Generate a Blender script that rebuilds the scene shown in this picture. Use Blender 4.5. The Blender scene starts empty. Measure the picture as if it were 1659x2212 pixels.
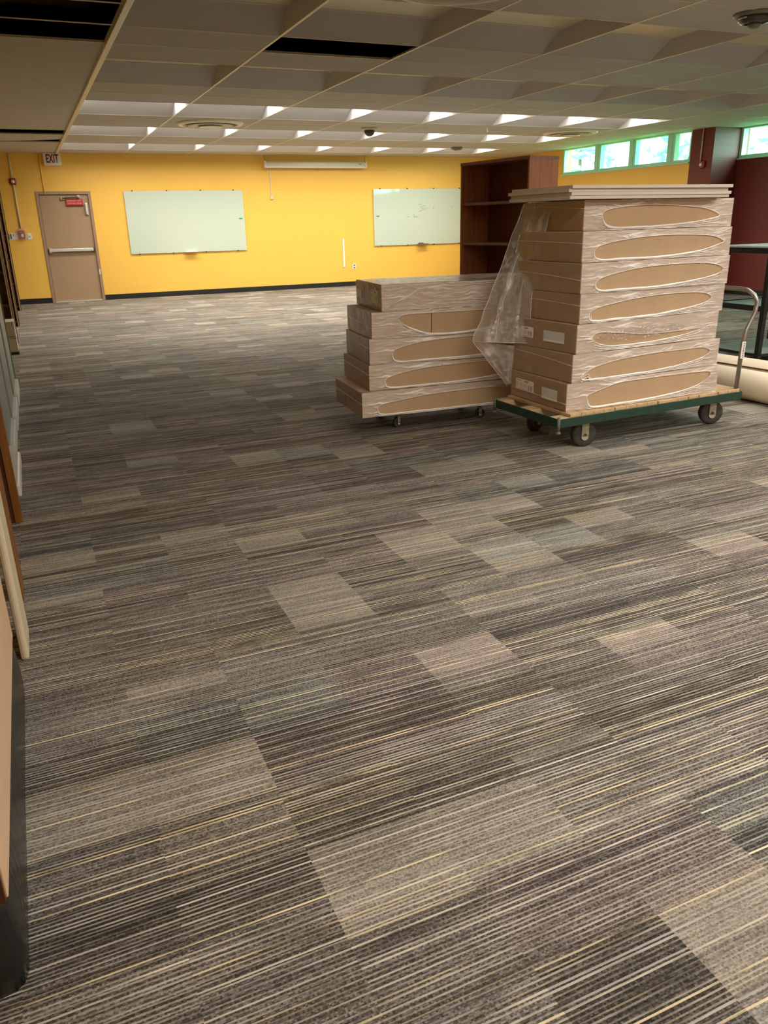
import bpy, bmesh, math, random
from mathutils import Vector, Matrix, noise
random.seed(7)
SC = bpy.context.scene
COL = SC.collection
PI = math.pi

# ------------------------------------------------------------------ camera
CAMZ = 1.3409
cd = bpy.data.cameras.new('camera'); cam = bpy.data.objects.new('camera', cd); COL.objects.link(cam)
cd.sensor_fit = 'HORIZONTAL'; cd.sensor_width = 36.0; cd.lens = 36.0 * 1679.36 / 1659.0
cd.clip_start = 0.02; cd.clip_end = 300
cam.matrix_world = (Matrix.Translation((0, 0, CAMZ)) @ Matrix.Rotation(math.radians(-23.347), 4, 'Z')
                    @ Matrix.Rotation(math.radians(90 - 20.40), 4, 'X') @ Matrix.Rotation(math.radians(-1.414), 4, 'Z'))
SC.camera = cam
# ------------------------------------------------------------------ colour management
SC.view_settings.view_transform = 'Standard'; SC.view_settings.look = 'None'
SC.view_settings.gamma = 1.0; SC.view_settings.use_curve_mapping = False
SC.view_settings.exposure = 0.0
# ------------------------------------------------------------------ world: hazy bright sky
SKY_STRENGTH = 16.0
LENS_FAR = 8.0       # lit troffers at the far end
LAMP_FAR = 15.5      # watts of the directed light of each lit far troffer
LENS_NEAR = 14.0      # lit troffers over and behind the camera
W = bpy.data.worlds.new('sky'); SC.world = W; W.use_nodes = True
bg = W.node_tree.nodes['Background']; bg.inputs[0].default_value = (0.86, 1.0, 1.0, 1); bg.inputs[1].default_value = SKY_STRENGTH
SC.cycles.max_bounces = 10; SC.cycles.diffuse_bounces = 6; SC.cycles.transparent_max_bounces = 16
SC.cycles.sample_clamp_indirect = 6.0

# ------------------------------------------------------------------ material helpers
def srgb(r, g, b):
    f = lambda c: (c / 255 / 12.92) if c / 255 <= 0.04045 else ((c / 255 + 0.055) / 1.055) ** 2.4
    return (f(r), f(g), f(b), 1)

class NT:
    def __init__(s, name):
        s.m = bpy.data.materials.new(name); s.m.use_nodes = True; s.t = s.m.node_tree; s.t.nodes.clear()
        s.out = s.t.nodes.new('ShaderNodeOutputMaterial')
    def n(s, typ, ins=None, **kw):
        nd = s.t.nodes.new(typ)
        for k, v in kw.items(): setattr(nd, k, v)
        for k, v in (ins or {}).items():
            if isinstance(v, bpy.types.NodeSocket): s.t.links.new(v, nd.inputs[k])
            else: nd.inputs[k].default_value = v
        return nd
    def M(s, op, a, b=None, c=None, clamp=False):
        nd = s.t.nodes.new('ShaderNodeMath'); nd.operation = op; nd.use_clamp = clamp
        for i, v in enumerate((a, b, c)):
            if v is None: continue
            if isinstance(v, bpy.types.NodeSocket): s.t.links.new(v, nd.inputs[i])
            else: nd.inputs[i].default_value = v
        return nd.outputs[0]
    def mix(s, f, a, b, blend='MIX'):
        nd = s.t.nodes.new('ShaderNodeMix'); nd.data_type = 'RGBA'; nd.blend_type = blend
        for i, v in ((0, f), (6, a), (7, b)):
            if isinstance(v, bpy.types.NodeSocket): s.t.links.new(v, nd.inputs[i])
            else: nd.inputs[i].default_value = v
        return nd.outputs[2]
    def xyz(s, x, y, z=0.0):
        nd = s.t.nodes.new('ShaderNodeCombineXYZ')
        for i, v in enumerate((x, y, z)):
            if isinstance(v, bpy.types.NodeSocket): s.t.links.new(v, nd.inputs[i])
            else: nd.inputs[i].default_value = v
        return nd.outputs[0]
    def wn(s, vec): return s.n('ShaderNodeTexWhiteNoise', {'Vector': vec}, noise_dimensions='3D').outputs['Value']
    def noise(s, vec, scale, detail=3, rough=0.5):
        return s.n('ShaderNodeTexNoise', {'Vector': vec, 'Scale': scale, 'Detail': detail, 'Roughness': rough}).outputs['Fac']
    def ramp(s, f, stops, interp='LINEAR'):
        nd = s.t.nodes.new('ShaderNodeValToRGB'); nd.color_ramp.interpolation = interp
        e = nd.color_ramp.elements
        while len(e) < len(stops): e.new(0.5)
        for el, (p, c) in zip(e, stops): el.position = p; el.color = c if len(c) == 4 else (*c, 1)
        s.t.links.new(f, nd.inputs[0]); return nd.outputs[0]
    def obj(s): return s.n('ShaderNodeTexCoord').outputs['Object']
    def pos(s): return s.n('ShaderNodeNewGeometry').outputs['Position']
    def scale(s, vec, x, y, z):
        return s.n('ShaderNodeMapping', {'Vector': vec, 'Scale': (x, y, z)}).outputs[0]
    def fin(s, surf): s.t.links.new(surf, s.out.inputs[0]); return s.m

def mat(name, col, rough=0.6, metal=0.0, nscale=None, namt=0.12, bump=0.0, bscale=None, stretch=(1, 1, 1), spec=0.5, coat=0.0):
    t = NT(name); o = t.scale(t.obj(), *stretch)
    ins = {'Base Color': col, 'Roughness': rough, 'Metallic': metal, 'Specular IOR Level': spec, 'Coat Weight': coat}
    f = t.noise(o, nscale or 9.0, 4)
    lo = tuple(max(0, c * (1 - namt)) for c in col[:3]) + (1,); hi = tuple(min(1, c * (1 + namt)) for c in col[:3]) + (1,)
    ins['Base Color'] = t.mix(f, lo, hi)
    if bump:
        b = t.n('ShaderNodeBump', {'Height': t.noise(o, bscale or 60.0, 3), 'Strength': bump, 'Distance': 0.01})
        ins['Normal'] = b.outputs[0]
    p = t.n('ShaderNodeBsdfPrincipled', ins)
    return t.fin(p.outputs[0])

def carpet():
    t = NT('striped_carpet'); P = t.n('ShaderNodeSeparateXYZ', {'Vector': t.pos()}).outputs
    x, y = P[0], P[1]
    PW = 0.2985
    xs = t.M('DIVIDE', t.M('ADD', x, -0.075 + 20 * PW), PW)
    c = t.M('FLOOR', xs)
    # tiles: columns with running offset
    yo = t.M('MULTIPLY', t.wn(t.xyz(c, 3.3)), 0.45)
    r = t.M('FLOOR', t.M('DIVIDE', t.M('ADD', y, yo), 0.45))
    R1 = t.wn(t.xyz(c, r, 1.7))
    r2 = t.M('FLOOR', t.M('DIVIDE', t.M('ADD', y, 40), 0.235))
    par = t.M('MODULO', r2, 2.0)
    c2 = t.M('FLOOR', t.M('DIVIDE', t.M('ADD', xs, par), 2.0))
    R2 = t.wn(t.xyz(c2, r2, 8.1))
    # long plank shade
    c4 = t.M('FLOOR', t.M('DIVIDE', t.M('ADD', xs, t.M('MULTIPLY', par, 2.0)), 3.0))
    r4 = t.M('FLOOR', t.M('DIVIDE', y, 0.11))
    R3 = t.wn(t.xyz(c4, r4, 5.5))
    # yarn rows run across the room (along x): evenly pitched pale yarns on a heathered ground
    wob = t.M('MULTIPLY', t.M('SUBTRACT', t.noise(t.xyz(t.M('MULTIPLY', x, 12.0), t.M('MULTIPLY', y, 30.0)), 1.0, 2), 0.5), 0.0016)
    yy = t.M('ADD', y, wob)
    PITCH = 0.0102
    grp = t.M('FLOOR', t.M('DIVIDE', t.M('ADD', xs, t.M('FLOOR', t.M('MULTIPLY', t.wn(t.xyz(r2, 7.7)), 3.0))), 3.0))
    q = t.M('ADD', t.M('DIVIDE', yy, PITCH), t.M('MULTIPLY', t.wn(t.xyz(c2, 1.1)), 0.7))
    idn = t.M('FLOOR', q); fr = t.M('FRACT', q)
    ra = t.wn(t.xyz(idn, grp, 0.5)); rb = t.wn(t.xyz(idn, c2, 3.5)); rc = t.wn(t.xyz(idn, c, 6.5))
    jit = t.M('ADD', 0.2, t.M('MULTIPLY', rb, 0.35))
    wid = t.M('ADD', 0.155, t.M('MULTIPLY', ra, 0.10))
    msk = t.M('LESS_THAN', t.M('ABSOLUTE', t.M('SUBTRACT', fr, jit)), wid)
    fade = t.n('ShaderNodeMapRange', {0: t.noise(t.xyz(t.M('MULTIPLY', x, 5.0), t.M('MULTIPLY', y, 60.0), 1.0), 1.0, 2, 0.5), 1: 0.38, 2: 0.56, 3: 0.25, 4: 1.0}).outputs[0]
    amt = t.M('MULTIPLY', msk, t.M('MULTIPLY', fade, t.M('ADD', 0.15, t.M('MULTIPLY', t.M('MULTIPLY', ra, t.M('ADD', 0.55, t.M('MULTIPLY', rc, 0.45))), 1.15))), clamp=True)
    lcol = t.ramp(t.wn(t.xyz(idn, grp, 2.4)), [(0.0, srgb(196, 186, 168)), (0.35, srgb(176, 168, 160)), (0.55, srgb(226, 208, 170)), (0.8, srgb(214, 204, 186))], 'CONSTANT')
    # heathered ground
    n2 = t.M('FLOOR', t.M('DIVIDE', yy, 0.0034))
    sp = t.wn(t.xyz(t.M('FLOOR', t.M('DIVIDE', x, 0.0045)), n2, 6.6))
    LC = t.wn(t.xyz(n2, grp, 4.5))
    patch = t.noise(t.xyz(t.M('MULTIPLY', x, 2.2), t.M('MULTIPLY', y, 4.0), 4.0), 1.0, 2, 0.5)
    colp = t.noise(t.xyz(t.M('MULTIPLY', c, 13.7), t.M('MULTIPLY', y, 3.4), 7.3), 1.0, 2, 0.5)
    light = t.n('ShaderNodeMapRange', {0: colp, 1: 0.60, 2: 0.66, 3: 0.0, 4: 1.0}).outputs[0]
    light = t.M('MAXIMUM', t.M('MULTIPLY', light, 0.60), t.M('MULTIPLY', t.M('GREATER_THAN', R2, 0.965), 0.35))
    g = t.M('ADD', t.M('ADD', t.M('MULTIPLY', sp, 0.55), t.M('MULTIPLY', LC, 0.30)), t.M('MULTIPLY', t.M('SUBTRACT', patch, 0.35), 0.5))
    g = t.M('ADD', g, t.M('ADD', t.M('MULTIPLY', t.M('SUBTRACT', R2, 0.5), 0.22), t.M('MULTIPLY', t.M('SUBTRACT', R3, 0.5), 0.30)))
    base = t.ramp(g, [(0.0, srgb(34, 30, 27)), (0.35, srgb(61, 55, 50)), (0.65, srgb(94, 87, 81)), (0.95, srgb(138, 131, 125))])
    lb = t.ramp(t.M('ADD', t.M('MULTIPLY', sp, 0.7), t.M('MULTIPLY', LC, 0.3)), [(0.0, srgb(116, 107, 96)), (1.0, srgb(194, 184, 168))])
    base = t.mix(light, base, lb)
    base = t.mix(amt, base, lcol)
    # cool tinted tiles and a few olive ones
    tint = t.ramp(t.wn(t.xyz(c2, r2, 2.9)), [(0.0, (0.92, 1.0, 1.03)), (0.12, (1.03, 1.01, 0.94)), (0.20, (1, 1, 1)), (0.85, (1.03, 0.98, 1.02))], 'CONSTANT')
    base = t.mix(1.0, base, tint, 'MULTIPLY')
    line = msk
    hgt = t.M('ADD', t.M('MULTIPLY', line, 0.6), t.M('MULTIPLY', sp, 0.4))
    b = t.n('ShaderNodeBump', {'Height': hgt, 'Strength': 0.35, 'Distance': 0.003})
    p = t.n('ShaderNodeBsdfPrincipled', {'Base Color': base, 'Roughness': 0.92, 'Normal': b.outputs[0], 'Specular IOR Level': 0.25})
    return t.fin(p.outputs[0])

def block_wall(name, col, axis='x'):
    t = NT(name); P = t.n('ShaderNodeSeparateXYZ', {'Vector': t.pos()}).outputs
    v = t.xyz(P[0] if axis == 'x' else P[1], P[2])
    br = t.n('ShaderNodeTexBrick', {'Vector': v, 'Scale': 1.0, 'Mortar Size': 0.006, 'Mortar Smooth': 0.6, 'Brick Width': 0.4064, 'Row Height': 0.2032})
    f = t.noise(t.pos(), 3.0, 4)
    c = t.mix(f, tuple(k * 0.95 for k in col[:3]) + (1,), col)
    c = t.mix(t.M('MULTIPLY', br.outputs['Fac'], 0.10), c, tuple(k * 0.6 for k in col[:3]) + (1,))
    h = t.M('SUBTRACT', t.M('MULTIPLY', t.noise(t.pos(), 120.0, 2), 0.15), t.M('MULTIPLY', br.outputs['Fac'], 0.5))
    b = t.n('ShaderNodeBump', {'Height': h, 'Strength': 0.35, 'Distance': 0.004})
    p = t.n('ShaderNodeBsdfPrincipled', {'Base Color': c, 'Roughness': 0.5, 'Normal': b.outputs[0]})
    return t.fin(p.outputs[0])

def wood(name, c1, c2, rough=0.4, axis='z'):
    t = NT(name); s = {'z': (14, 14, 1.1), 'x': (1.1, 14, 14), 'y': (14, 1.1, 14)}[axis]
    o = t.scale(t.obj(), *s)
    f = t.noise(o, 2.2, 5, 0.6)
    c = t.ramp(f, [(0.3, c1), (0.7, c2)])
    p = t.n('ShaderNodeBsdfPrincipled', {'Base Color': c, 'Roughness': rough})
    return t.fin(p.outputs[0])

def film(name, lo=0.16, hi=0.8, sx=5.0, sz=60.0, tint=(0.96, 0.94, 0.93, 1), thr=0.56, wrinkle=0.9, base=(0.90, 0.84, 0.78, 1)):
    """clear stretch film: mostly see-through, milky where it is bunched up"""
    t = NT(name); o = t.obj()
    wv = t.noise(o, 6.0, 2)
    oo = t.n('ShaderNodeVectorMath', {0: t.scale(o, sx, sx, sz), 1: t.xyz(0.0, 0.0, t.M('MULTIPLY', wv, 5.0))}, operation='ADD').outputs[0]
    f = t.noise(oo, 1.0, 4, 0.55)
    g = t.n('ShaderNodeMapRange', {0: f, 1: thr, 2: thr + 0.2, 3: lo, 4: hi}).outputs[0]
    b = t.n('ShaderNodeBump', {'Height': f, 'Strength': wrinkle, 'Distance': 0.006})
    d = t.n('ShaderNodeBsdfPrincipled', {'Base Color': base, 'Roughness': 0.28, 'Normal': b.outputs[0], 'Specular IOR Level': 0.6})
    gl = t.n('ShaderNodeBsdfGlossy', {'Color': (1, 1, 1, 1), 'Roughness': 0.12, 'Normal': b.outputs[0]})
    tr = t.n('ShaderNodeBsdfTransparent', {'Color': tint})
    fc = t.n('ShaderNodeLayerWeight', {'Blend': 0.5, 'Normal': b.outputs[0]}).outputs['Facing']
    fr = t.M('ADD', 0.045, t.M('MULTIPLY', t.M('POWER', fc, 4.0), 0.7))
    m0 = t.n('ShaderNodeMixShader', {0: fr, 1: tr.outputs[0], 2: gl.outputs[0]})
    m1 = t.n('ShaderNodeMixShader', {0: g, 1: m0.outputs[0], 2: d.outputs[0]})
    return t.fin(m1.outputs[0])

def emis(name, col, strength, base=(0.9, 0.88, 0.8, 1)):
    t = NT(name)
    P = t.obj(); f = t.noise(P, 40.0, 1)
    p = t.n('ShaderNodeBsdfPrincipled', {'Base Color': base, 'Roughness': 0.4, 'Emission Color': t.mix(f, tuple(c * 0.97 for c in col[:3]) + (1,), col), 'Emission Strength': strength})
    return t.fin(p.outputs[0])

def tinted_glass():
    t = NT('green_tinted_glass'); f = t.noise(t.pos(), 2.0, 2)
    tr = t.n('ShaderNodeBsdfTransparent', {'Color': t.mix(f, (0.72, 1.0, 0.90, 1), (0.76, 1.0, 0.93, 1))})
    gl = t.n('ShaderNodeBsdfGlossy', {'Color': (1, 1, 1, 1), 'Roughness': 0.02})
    m = t.n('ShaderNodeMixShader', {0: 0.06, 1: tr.outputs[0], 2: gl.outputs[0]})
    return t.fin(m.outputs[0])

MT = {}
MT['carpet'] = carpet()
MT['yellow'] = block_wall('yellow_painted_block', (0.93, 0.545, 0.09, 1))
MT['yellow_side'] = block_wall('yellow_painted_block_side', (0.93, 0.545, 0.09, 1), 'y')
MT['maroon'] = block_wall('maroon_painted_block', (0.16, 0.018, 0.012, 1), 'y')
MT['tile'] = mat('acoustic_tile', (0.56, 0.53, 0.47, 1), 0.9, nscale=4, namt=0.06, bump=0.5, bscale=150)
MT['coffer'] = mat('coffer_panel', (0.56, 0.545, 0.54, 1), 0.8, nscale=3, namt=0.04)
MT['tbar'] = mat('painted_tee_bar', (0.78, 0.73, 0.58, 1), 0.35, namt=0.04)
MT['tbar_dim'] = mat('aged_tee_bar', (0.60, 0.56, 0.47, 1), 0.5, namt=0.04)
MT['black'] = mat('black_rubber_base', (0.012, 0.012, 0.011, 1), 0.45)
MT['void'] = mat('dark_plenum', (0.012, 0.011, 0.010, 1), 0.95)
MT['tan'] = mat('tan_door_paint', (0.40, 0.265, 0.155, 1), 0.45, nscale=2, namt=0.05)
MT['tan_dark'] = mat('tan_frame_paint', (0.36, 0.23, 0.14, 1), 0.5, nscale=2, namt=0.05)
MT['steel'] = mat('brushed_steel', (0.55, 0.54, 0.50, 1), 0.35, 0.85, nscale=30, namt=0.1)
MT['alu'] = mat('satin_aluminium', (0.72, 0.71, 0.67, 1), 0.4, 0.5)
MT['darkmetal'] = mat('dark_metal', (0.06, 0.05, 0.04, 1), 0.5, 0.5)
MT['white'] = mat('white_plastic', (0.80, 0.78, 0.72, 1), 0.4, namt=0.03)
MT['conduit'] = mat('painted_conduit', (0.62, 0.58, 0.42, 1), 0.45)
MT['red'] = mat('red_plastic', (0.30, 0.012, 0.012, 1), 0.35)
MT['brightred'] = mat('bright_red_sign', (0.55, 0.03, 0.03, 1), 0.4)
MT['signtext'] = mat('sign_lettering', (0.75, 0.55, 0.50, 1), 0.5)
MT['exitred'] = mat('exit_letter_red', (0.13, 0.008, 0.006, 1), 0.5)
MT['board'] = mat('pale_green_glass_board', (0.57, 0.655, 0.55, 1), 0.06, nscale=1, namt=0.02, coat=0.5)
MT['green_ink'] = mat('green_marker', (0.03, 0.30, 0.14, 1), 0.5)
MT['grey_ink'] = mat('faded_marker', (0.42, 0.48, 0.43, 1), 0.6)
MT['card'] = mat('brown_cardboard', (0.47, 0.32, 0.185, 1), 0.75, nscale=2.0, namt=0.07, bump=0.12, bscale=40, stretch=(6, 6, 1))
MT['tape'] = mat('packing_tape', (0.42, 0.30, 0.18, 1), 0.18, namt=0.05)
MT['label'] = mat('paper_label', (0.88, 0.86, 0.83, 1), 0.6, namt=0.04)
MT['ink'] = mat('printed_ink', (0.10, 0.09, 0.09, 1), 0.6)
MT['ink_light'] = mat('fine_print', (0.30, 0.28, 0.28, 1), 0.6)
MT['pouch'] = mat('document_pouch', (0.70, 0.71, 0.72, 1), 0.15, namt=0.06)
MT['film'] = film('stretch_film', 0.29, 0.92, 4.0, 70.0, thr=0.52, base=(0.97, 0.91, 0.85, 1))
MT['film_end'] = film('stretch_film_end', 0.06, 0.24, 4, 10, (0.90, 0.88, 0.86, 1), 0.55)
MT['film_loose'] = film('loose_film', 0.30, 0.70, 8, 3, (0.90, 0.88, 0.88, 1), 0.5, 0.6)
MT['film_bunch'] = film('bunched_film', 0.86, 1.0, 10, 90, (0.97, 0.95, 0.94, 1), 0.45, 0.4, (0.97, 0.93, 0.89, 1))
MT['panel'] = mat('white_gypsum_panel', (0.64, 0.58, 0.50, 1), 0.8, nscale=6, namt=0.06)
MT['green'] = mat('chipped_green_paint', (0.012, 0.045, 0.030, 1), 0.45, nscale=22, namt=0.7, bump=0.1, bscale=20)
MT['slat'] = wood('raw_timber', srgb(176, 142, 104), srgb(212, 182, 142), 0.7, 'y')
MT['beam'] = wood('raw_timber_beam', srgb(180, 148, 108), srgb(220, 192, 150), 0.7, 'x')
MT['rubber'] = mat('worn_rubber', (0.045, 0.040, 0.034, 1), 0.6, nscale=12, namt=0.3)
MT['hub'] = mat('dusty_hub', (0.035, 0.03, 0.025, 1), 0.6, nscale=12, namt=0.3)
MT['fork'] = mat('cream_painted_fork', (0.42, 0.38, 0.27, 1), 0.5, nscale=14, namt=0.2)
MT['postpaint'] = mat('scuffed_post_paint', (0.12, 0.12, 0.08, 1), 0.6, nscale=30, namt=0.5)
MT['pipe'] = mat('worn_steel_pipe', (0.30, 0.29, 0.27, 1), 0.32, 0.8, nscale=14, namt=0.4)
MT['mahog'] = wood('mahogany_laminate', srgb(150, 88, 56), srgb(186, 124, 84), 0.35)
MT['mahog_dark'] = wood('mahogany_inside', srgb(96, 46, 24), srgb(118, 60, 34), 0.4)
MT['edge'] = wood('mahogany_edge', srgb(134, 92, 78), srgb(152, 108, 94), 0.4, 'x')
MT['oak'] = wood('orange_oak', srgb(108, 64, 22), srgb(142, 92, 38), 0.4)
MT['darkoak'] = wood('dark_walnut', srgb(60, 26, 8), srgb(84, 40, 14), 0.45)
MT['cream'] = mat('cream_laminate', (0.62, 0.52, 0.36, 1), 0.45)
MT['creamedge'] = mat('cream_edge_band', (0.42, 0.30, 0.16, 1), 0.5)
MT['peach'] = mat('peach_laminate', (0.66, 0.44, 0.27, 1), 0.4, nscale=2, namt=0.04)
MT['gloss_black'] = mat('ribbed_black_vinyl', (0.012, 0.013, 0.012, 1), 0.3, bump=0.7, bscale=7, stretch=(0.3, 6, 0.3))
MT['greymetal'] = mat('grey_metal', (0.27, 0.27, 0.25, 1), 0.4, nscale=2)
MT['whitemetal'] = mat('off_white_metal', (0.62, 0.60, 0.55, 1), 0.4)
MT['greenedge'] = mat('green_glass_edge', (0.14, 0.24, 0.09, 1), 0.3)
MT['storagebox'] = mat('grey_beige_box', (0.44, 0.39, 0.29, 1), 0.7)
MT['tableblack'] = mat('black_powder_coat', (0.008, 0.010, 0.009, 1), 0.4)
MT['tableshelf'] = mat('grey_green_shelf', (0.20, 0.21, 0.185, 1), 0.6, spec=0.2)
MT['tabletop'] = mat('pale_grey_top', (0.50, 0.56, 0.55, 1), 0.5, spec=0.3)
MT['roll'] = mat('cream_vinyl', (0.86, 0.75, 0.58, 1), 0.45, nscale=2, namt=0.03)
MT['rolledge'] = mat('brown_backing', (0.08, 0.035, 0.012, 1), 0.8)
MT['mint_glare'] = mat('mint_glare_frame', (0.50, 0.88, 0.72, 1), 0.4, namt=0.04)  # window glare is put into the frame colour as bright mint
MT['glass'] = tinted_glass()
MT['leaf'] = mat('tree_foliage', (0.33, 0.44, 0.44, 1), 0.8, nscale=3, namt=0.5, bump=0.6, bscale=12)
MT['bark'] = mat('tree_bark', (0.12, 0.08, 0.05, 1), 0.9)
MT['grass'] = mat('lawn', (0.10, 0.22, 0.06, 1), 0.9)
MT['domedark'] = mat('smoked_dome', (0.05, 0.05, 0.045, 1), 0.12)
MT['greyplastic'] = mat('grey_plastic', (0.17, 0.165, 0.14, 1), 0.4)
MT['clear'] = film('clear_cover', 0.12, 0.3, 3, 3, (0.95, 0.93, 0.9, 1), 0.5)
MT['lens_lit'] = emis('lit_lens_far', (1.0, 0.95, 0.87, 1), LENS_FAR)
MT['lens_near'] = emis('lit_lens_near', (1.0, 0.955, 0.88, 1), LENS_NEAR)
MT['lens_off'] = mat('unlit_lens', (0.80, 0.72, 0.50, 1), 0.3, nscale=40, namt=0.05)
MT['duct'] = mat('dusty_duct', (0.16, 0.11, 0.055, 1), 0.7)

# ------------------------------------------------------------------ mesh helpers
class MB:
    def __init__(s): s.b = bmesh.new()
    def box(s, x0, x1, y0, y1, z0, z1, bev=0.0, M=None):
        r = bmesh.ops.create_cube(s.b, size=1.0)
        vs = r['verts']
        for v in vs:
            v.co = Vector(((x0 + x1) / 2 + v.co.x * (x1 - x0), (y0 + y1) / 2 + v.co.y * (y1 - y0), (z0 + z1) / 2 + v.co.z * (z1 - z0)))
        if bev:
            es = list({e for v in vs for e in v.link_edges})
            rr = bmesh.ops.bevel(s.b, geom=es, offset=bev, segments=2, affect='EDGES', profile=0.5)
            vs = list({v for f in rr['faces'] for v in f.verts} | {v for v in vs if v.is_valid})
        if M is not None:
            for v in vs:
                if v.is_valid: v.co = M @ v.co
        return s
    def quad(s, pts):
        s.b.faces.new([s.b.verts.new(p) for p in pts]); return s
    def tube(s, pts, r, seg=10, cap=True, closed=False):
        pts = [Vector(p) for p in pts]; n = len(pts); rings = []
        rr = r if isinstance(r, (list, tuple)) else [r] * n
        up = None
        for i, p in enumerate(pts):
            a = pts[(i - 1) % n] if (i or closed) else p; c = pts[(i + 1) % n] if (i < n - 1 or closed) else p
            d = (c - a).normalized()
            if up is None:
                up = Vector((0, 0, 1)) if abs(d.z) < 0.9 else Vector((0, 1, 0))
            u = (up - d * up.dot(d)).normalized(); up = u; w = d.cross(u)
            rings.append([s.b.verts.new(p + (u * math.cos(2 * PI * k / seg) + w * math.sin(2 * PI * k / seg)) * rr[i]) for k in range(seg)])
        m = n if closed else n - 1
        for i in range(m):
            A, B = rings[i], rings[(i + 1) % n]
            for k in range(seg):
                f = s.b.faces.new((A[k], A[(k + 1) % seg], B[(k + 1) % seg], B[k])); f.smooth = True
        if cap and not closed:
            s.b.faces.new(rings[0][::-1]); s.b.faces.new(rings[-1])
        return s
    def lathe(s, prof, M=None, seg=32, smooth=True):
        M = M or Matrix.Identity(4); rings = []
        for (r, z) in prof:
            rings.append([s.b.verts.new(M @ Vector((r * math.cos(2 * PI * k / seg), r * math.sin(2 * PI * k / seg), z))) for k in range(seg)])
        for A, B in zip(rings, rings[1:]):
            for k in range(seg):
                f = s.b.faces.new((A[k], A[(k + 1) % seg], B[(k + 1) % seg], B[k])); f.smooth = smooth
        s.b.faces.new(rings[0][::-1]); s.b.faces.new(rings[-1])
        return s
    def grid(s, fn, nu, nv, smooth=True):
        V = [[s.b.verts.new(fn(i / nu, j / nv)) for j in range(nv + 1)] for i in range(nu + 1)]
        for i in range(nu):
            for j in range(nv):
                f = s.b.faces.new((V[i][j], V[i + 1][j], V[i + 1][j + 1], V[i][j + 1])); f.smooth = smooth
        return s
    def build(s, name, m, parent=None, loc=None, rotz=0.0):
        me = bpy.data.meshes.new(name); bmesh.ops.recalc_face_normals(s.b, faces=s.b.faces[:]); s.b.to_mesh(me); s.b.free()
        me.materials.append(MT[m] if isinstance(m, str) else m)
        o = bpy.data.objects.new(name, me); COL.objects.link(o)
        if parent is not None: o.parent = parent
        if loc is not None: o.location = loc
        if rotz: o.rotation_euler = (0, 0, rotz)
        return o

def tag(o, label=None, cat=None, group=None, kind=None):
    if label: o['label'] = label
    if cat: o['category'] = cat
    if group: o['group'] = group
    if kind: o['kind'] = kind
    return o
def thing(name, label, cat, loc=(0, 0, 0), rotz=0.0, group=None):
    o = bpy.data.objects.new(name, None); COL.objects.link(o); o.empty_display_size = 0.1
    o.location = loc; o.rotation_euler = (0, 0, rotz)
    return tag(o, label, cat, group)
def struct(name, mb, m, parent=None):
    o = mb.build(name, m, parent)
    if parent is None: o['kind'] = 'structure'
    return o
def kids(o): return [c for c in bpy.data.objects if c.parent == o]
def copy_tree(o, parent=None):
    c = o.copy(); COL.objects.link(c)
    if parent is not None: c.parent = parent
    for ch in kids(o): copy_tree(ch, c)
    return c
def box1(name, m, parent, *a, bev=0.0):
    return MB().box(*a, bev=bev).build(name, m, parent)
def text_mesh(name, body, size, m, parent, M, extrude=0.0006, sx=1.0, bold=0.0):
    cu = bpy.data.curves.new(name, 'FONT'); cu.body = body; cu.size = size; cu.extrude = extrude
    cu.align_x = 'CENTER'; cu.align_y = 'CENTER'; cu.space_character = 1.05; cu.offset = bold
    to = bpy.data.objects.new(name, cu); COL.objects.link(to)
    bpy.context.view_layer.update()
    me = bpy.data.meshes.new_from_object(to.evaluated_get(bpy.context.evaluated_depsgraph_get()))
    bpy.data.objects.remove(to)
    me.transform(M @ Matrix.Diagonal((sx, 1, 1, 1)))
    me.materials.clear(); me.materials.append(MT[m])
    o = bpy.data.objects.new(name, me); COL.objects.link(o)
    if parent is not None: o.parent = parent
    return o
FACE_FRONT = Matrix.Rotation(PI / 2, 4, 'X')      # text readable from -y
FACE_LEFT = Matrix.Rotation(-PI / 2, 4, 'Z') @ Matrix.Rotation(PI / 2, 4, 'X')   # readable from -x

# ------------------------------------------------------------------ dimensions
Z = 2.7188; D = 17.27; X0 = 0.8822; S = 1.2192; U = 0.6096; YB = 16.431
XW = 10.93; XN = 11.50; YC = 10.93; YC2 = 11.45; XL = -1.25; YF = -6.0; TOP = 3.55

# ------------------------------------------------------------------ setting
struct('floor', MB().box(XL - 0.2, XN + 0.4, YF - 0.2, D + 0.2, -0.12, 0.0), 'carpet')
# far yellow wall with the door opening
DX0, DX1, DZ = 0.395, 1.395, 2.05
wb = MB().box(XL - 0.2, DX0, D, D + 0.2, 0, TOP).box(DX1, XN + 0.4, D, D + 0.2, 0, TOP).box(DX0, DX1, D, D + 0.2, DZ, TOP)
struct('wall_back', wb, 'yellow')
struct('wall_left', MB().box(XL - 0.2, XL, YF, D, 0, TOP), 'yellow_side')
struct('wall_front', MB().box(XL - 0.2, XN + 0.4, YF - 0.2, YF, 0, TOP), 'yellow')
SILL = 2.215; SILN = 2.235
wr = MB().box(XW, XW + 0.22, YC2, D, 0, SILL).box(XW, XW + 0.22, 15.18, D, SILL, TOP).box(XW, XW + 0.22, YC2, 15.18, Z + 0.005, TOP)
struct('wall_right', wr, 'yellow_side')
wn_ = MB().box(XN, XN + 0.22, YF, YC, 0, SILN).box(XN, XN + 0.22, YF, YC, Z + 0.005, TOP).box(XN, XN + 0.22, YF, 4.0, SILN, Z + 0.005)
struct('wall_right_near', wn_, 'maroon')
struct('wall_right_pier', MB().box(XW, XN + 0.22, YC, YC2, 0, TOP), 'maroon')
struct('baseboard_back', MB().box(XL, DX0, D - 0.012, D, 0, 0.1, 0.003).box(DX1, XW, D - 0.012, D, 0, 0.1, 0.003), 'black')
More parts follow.
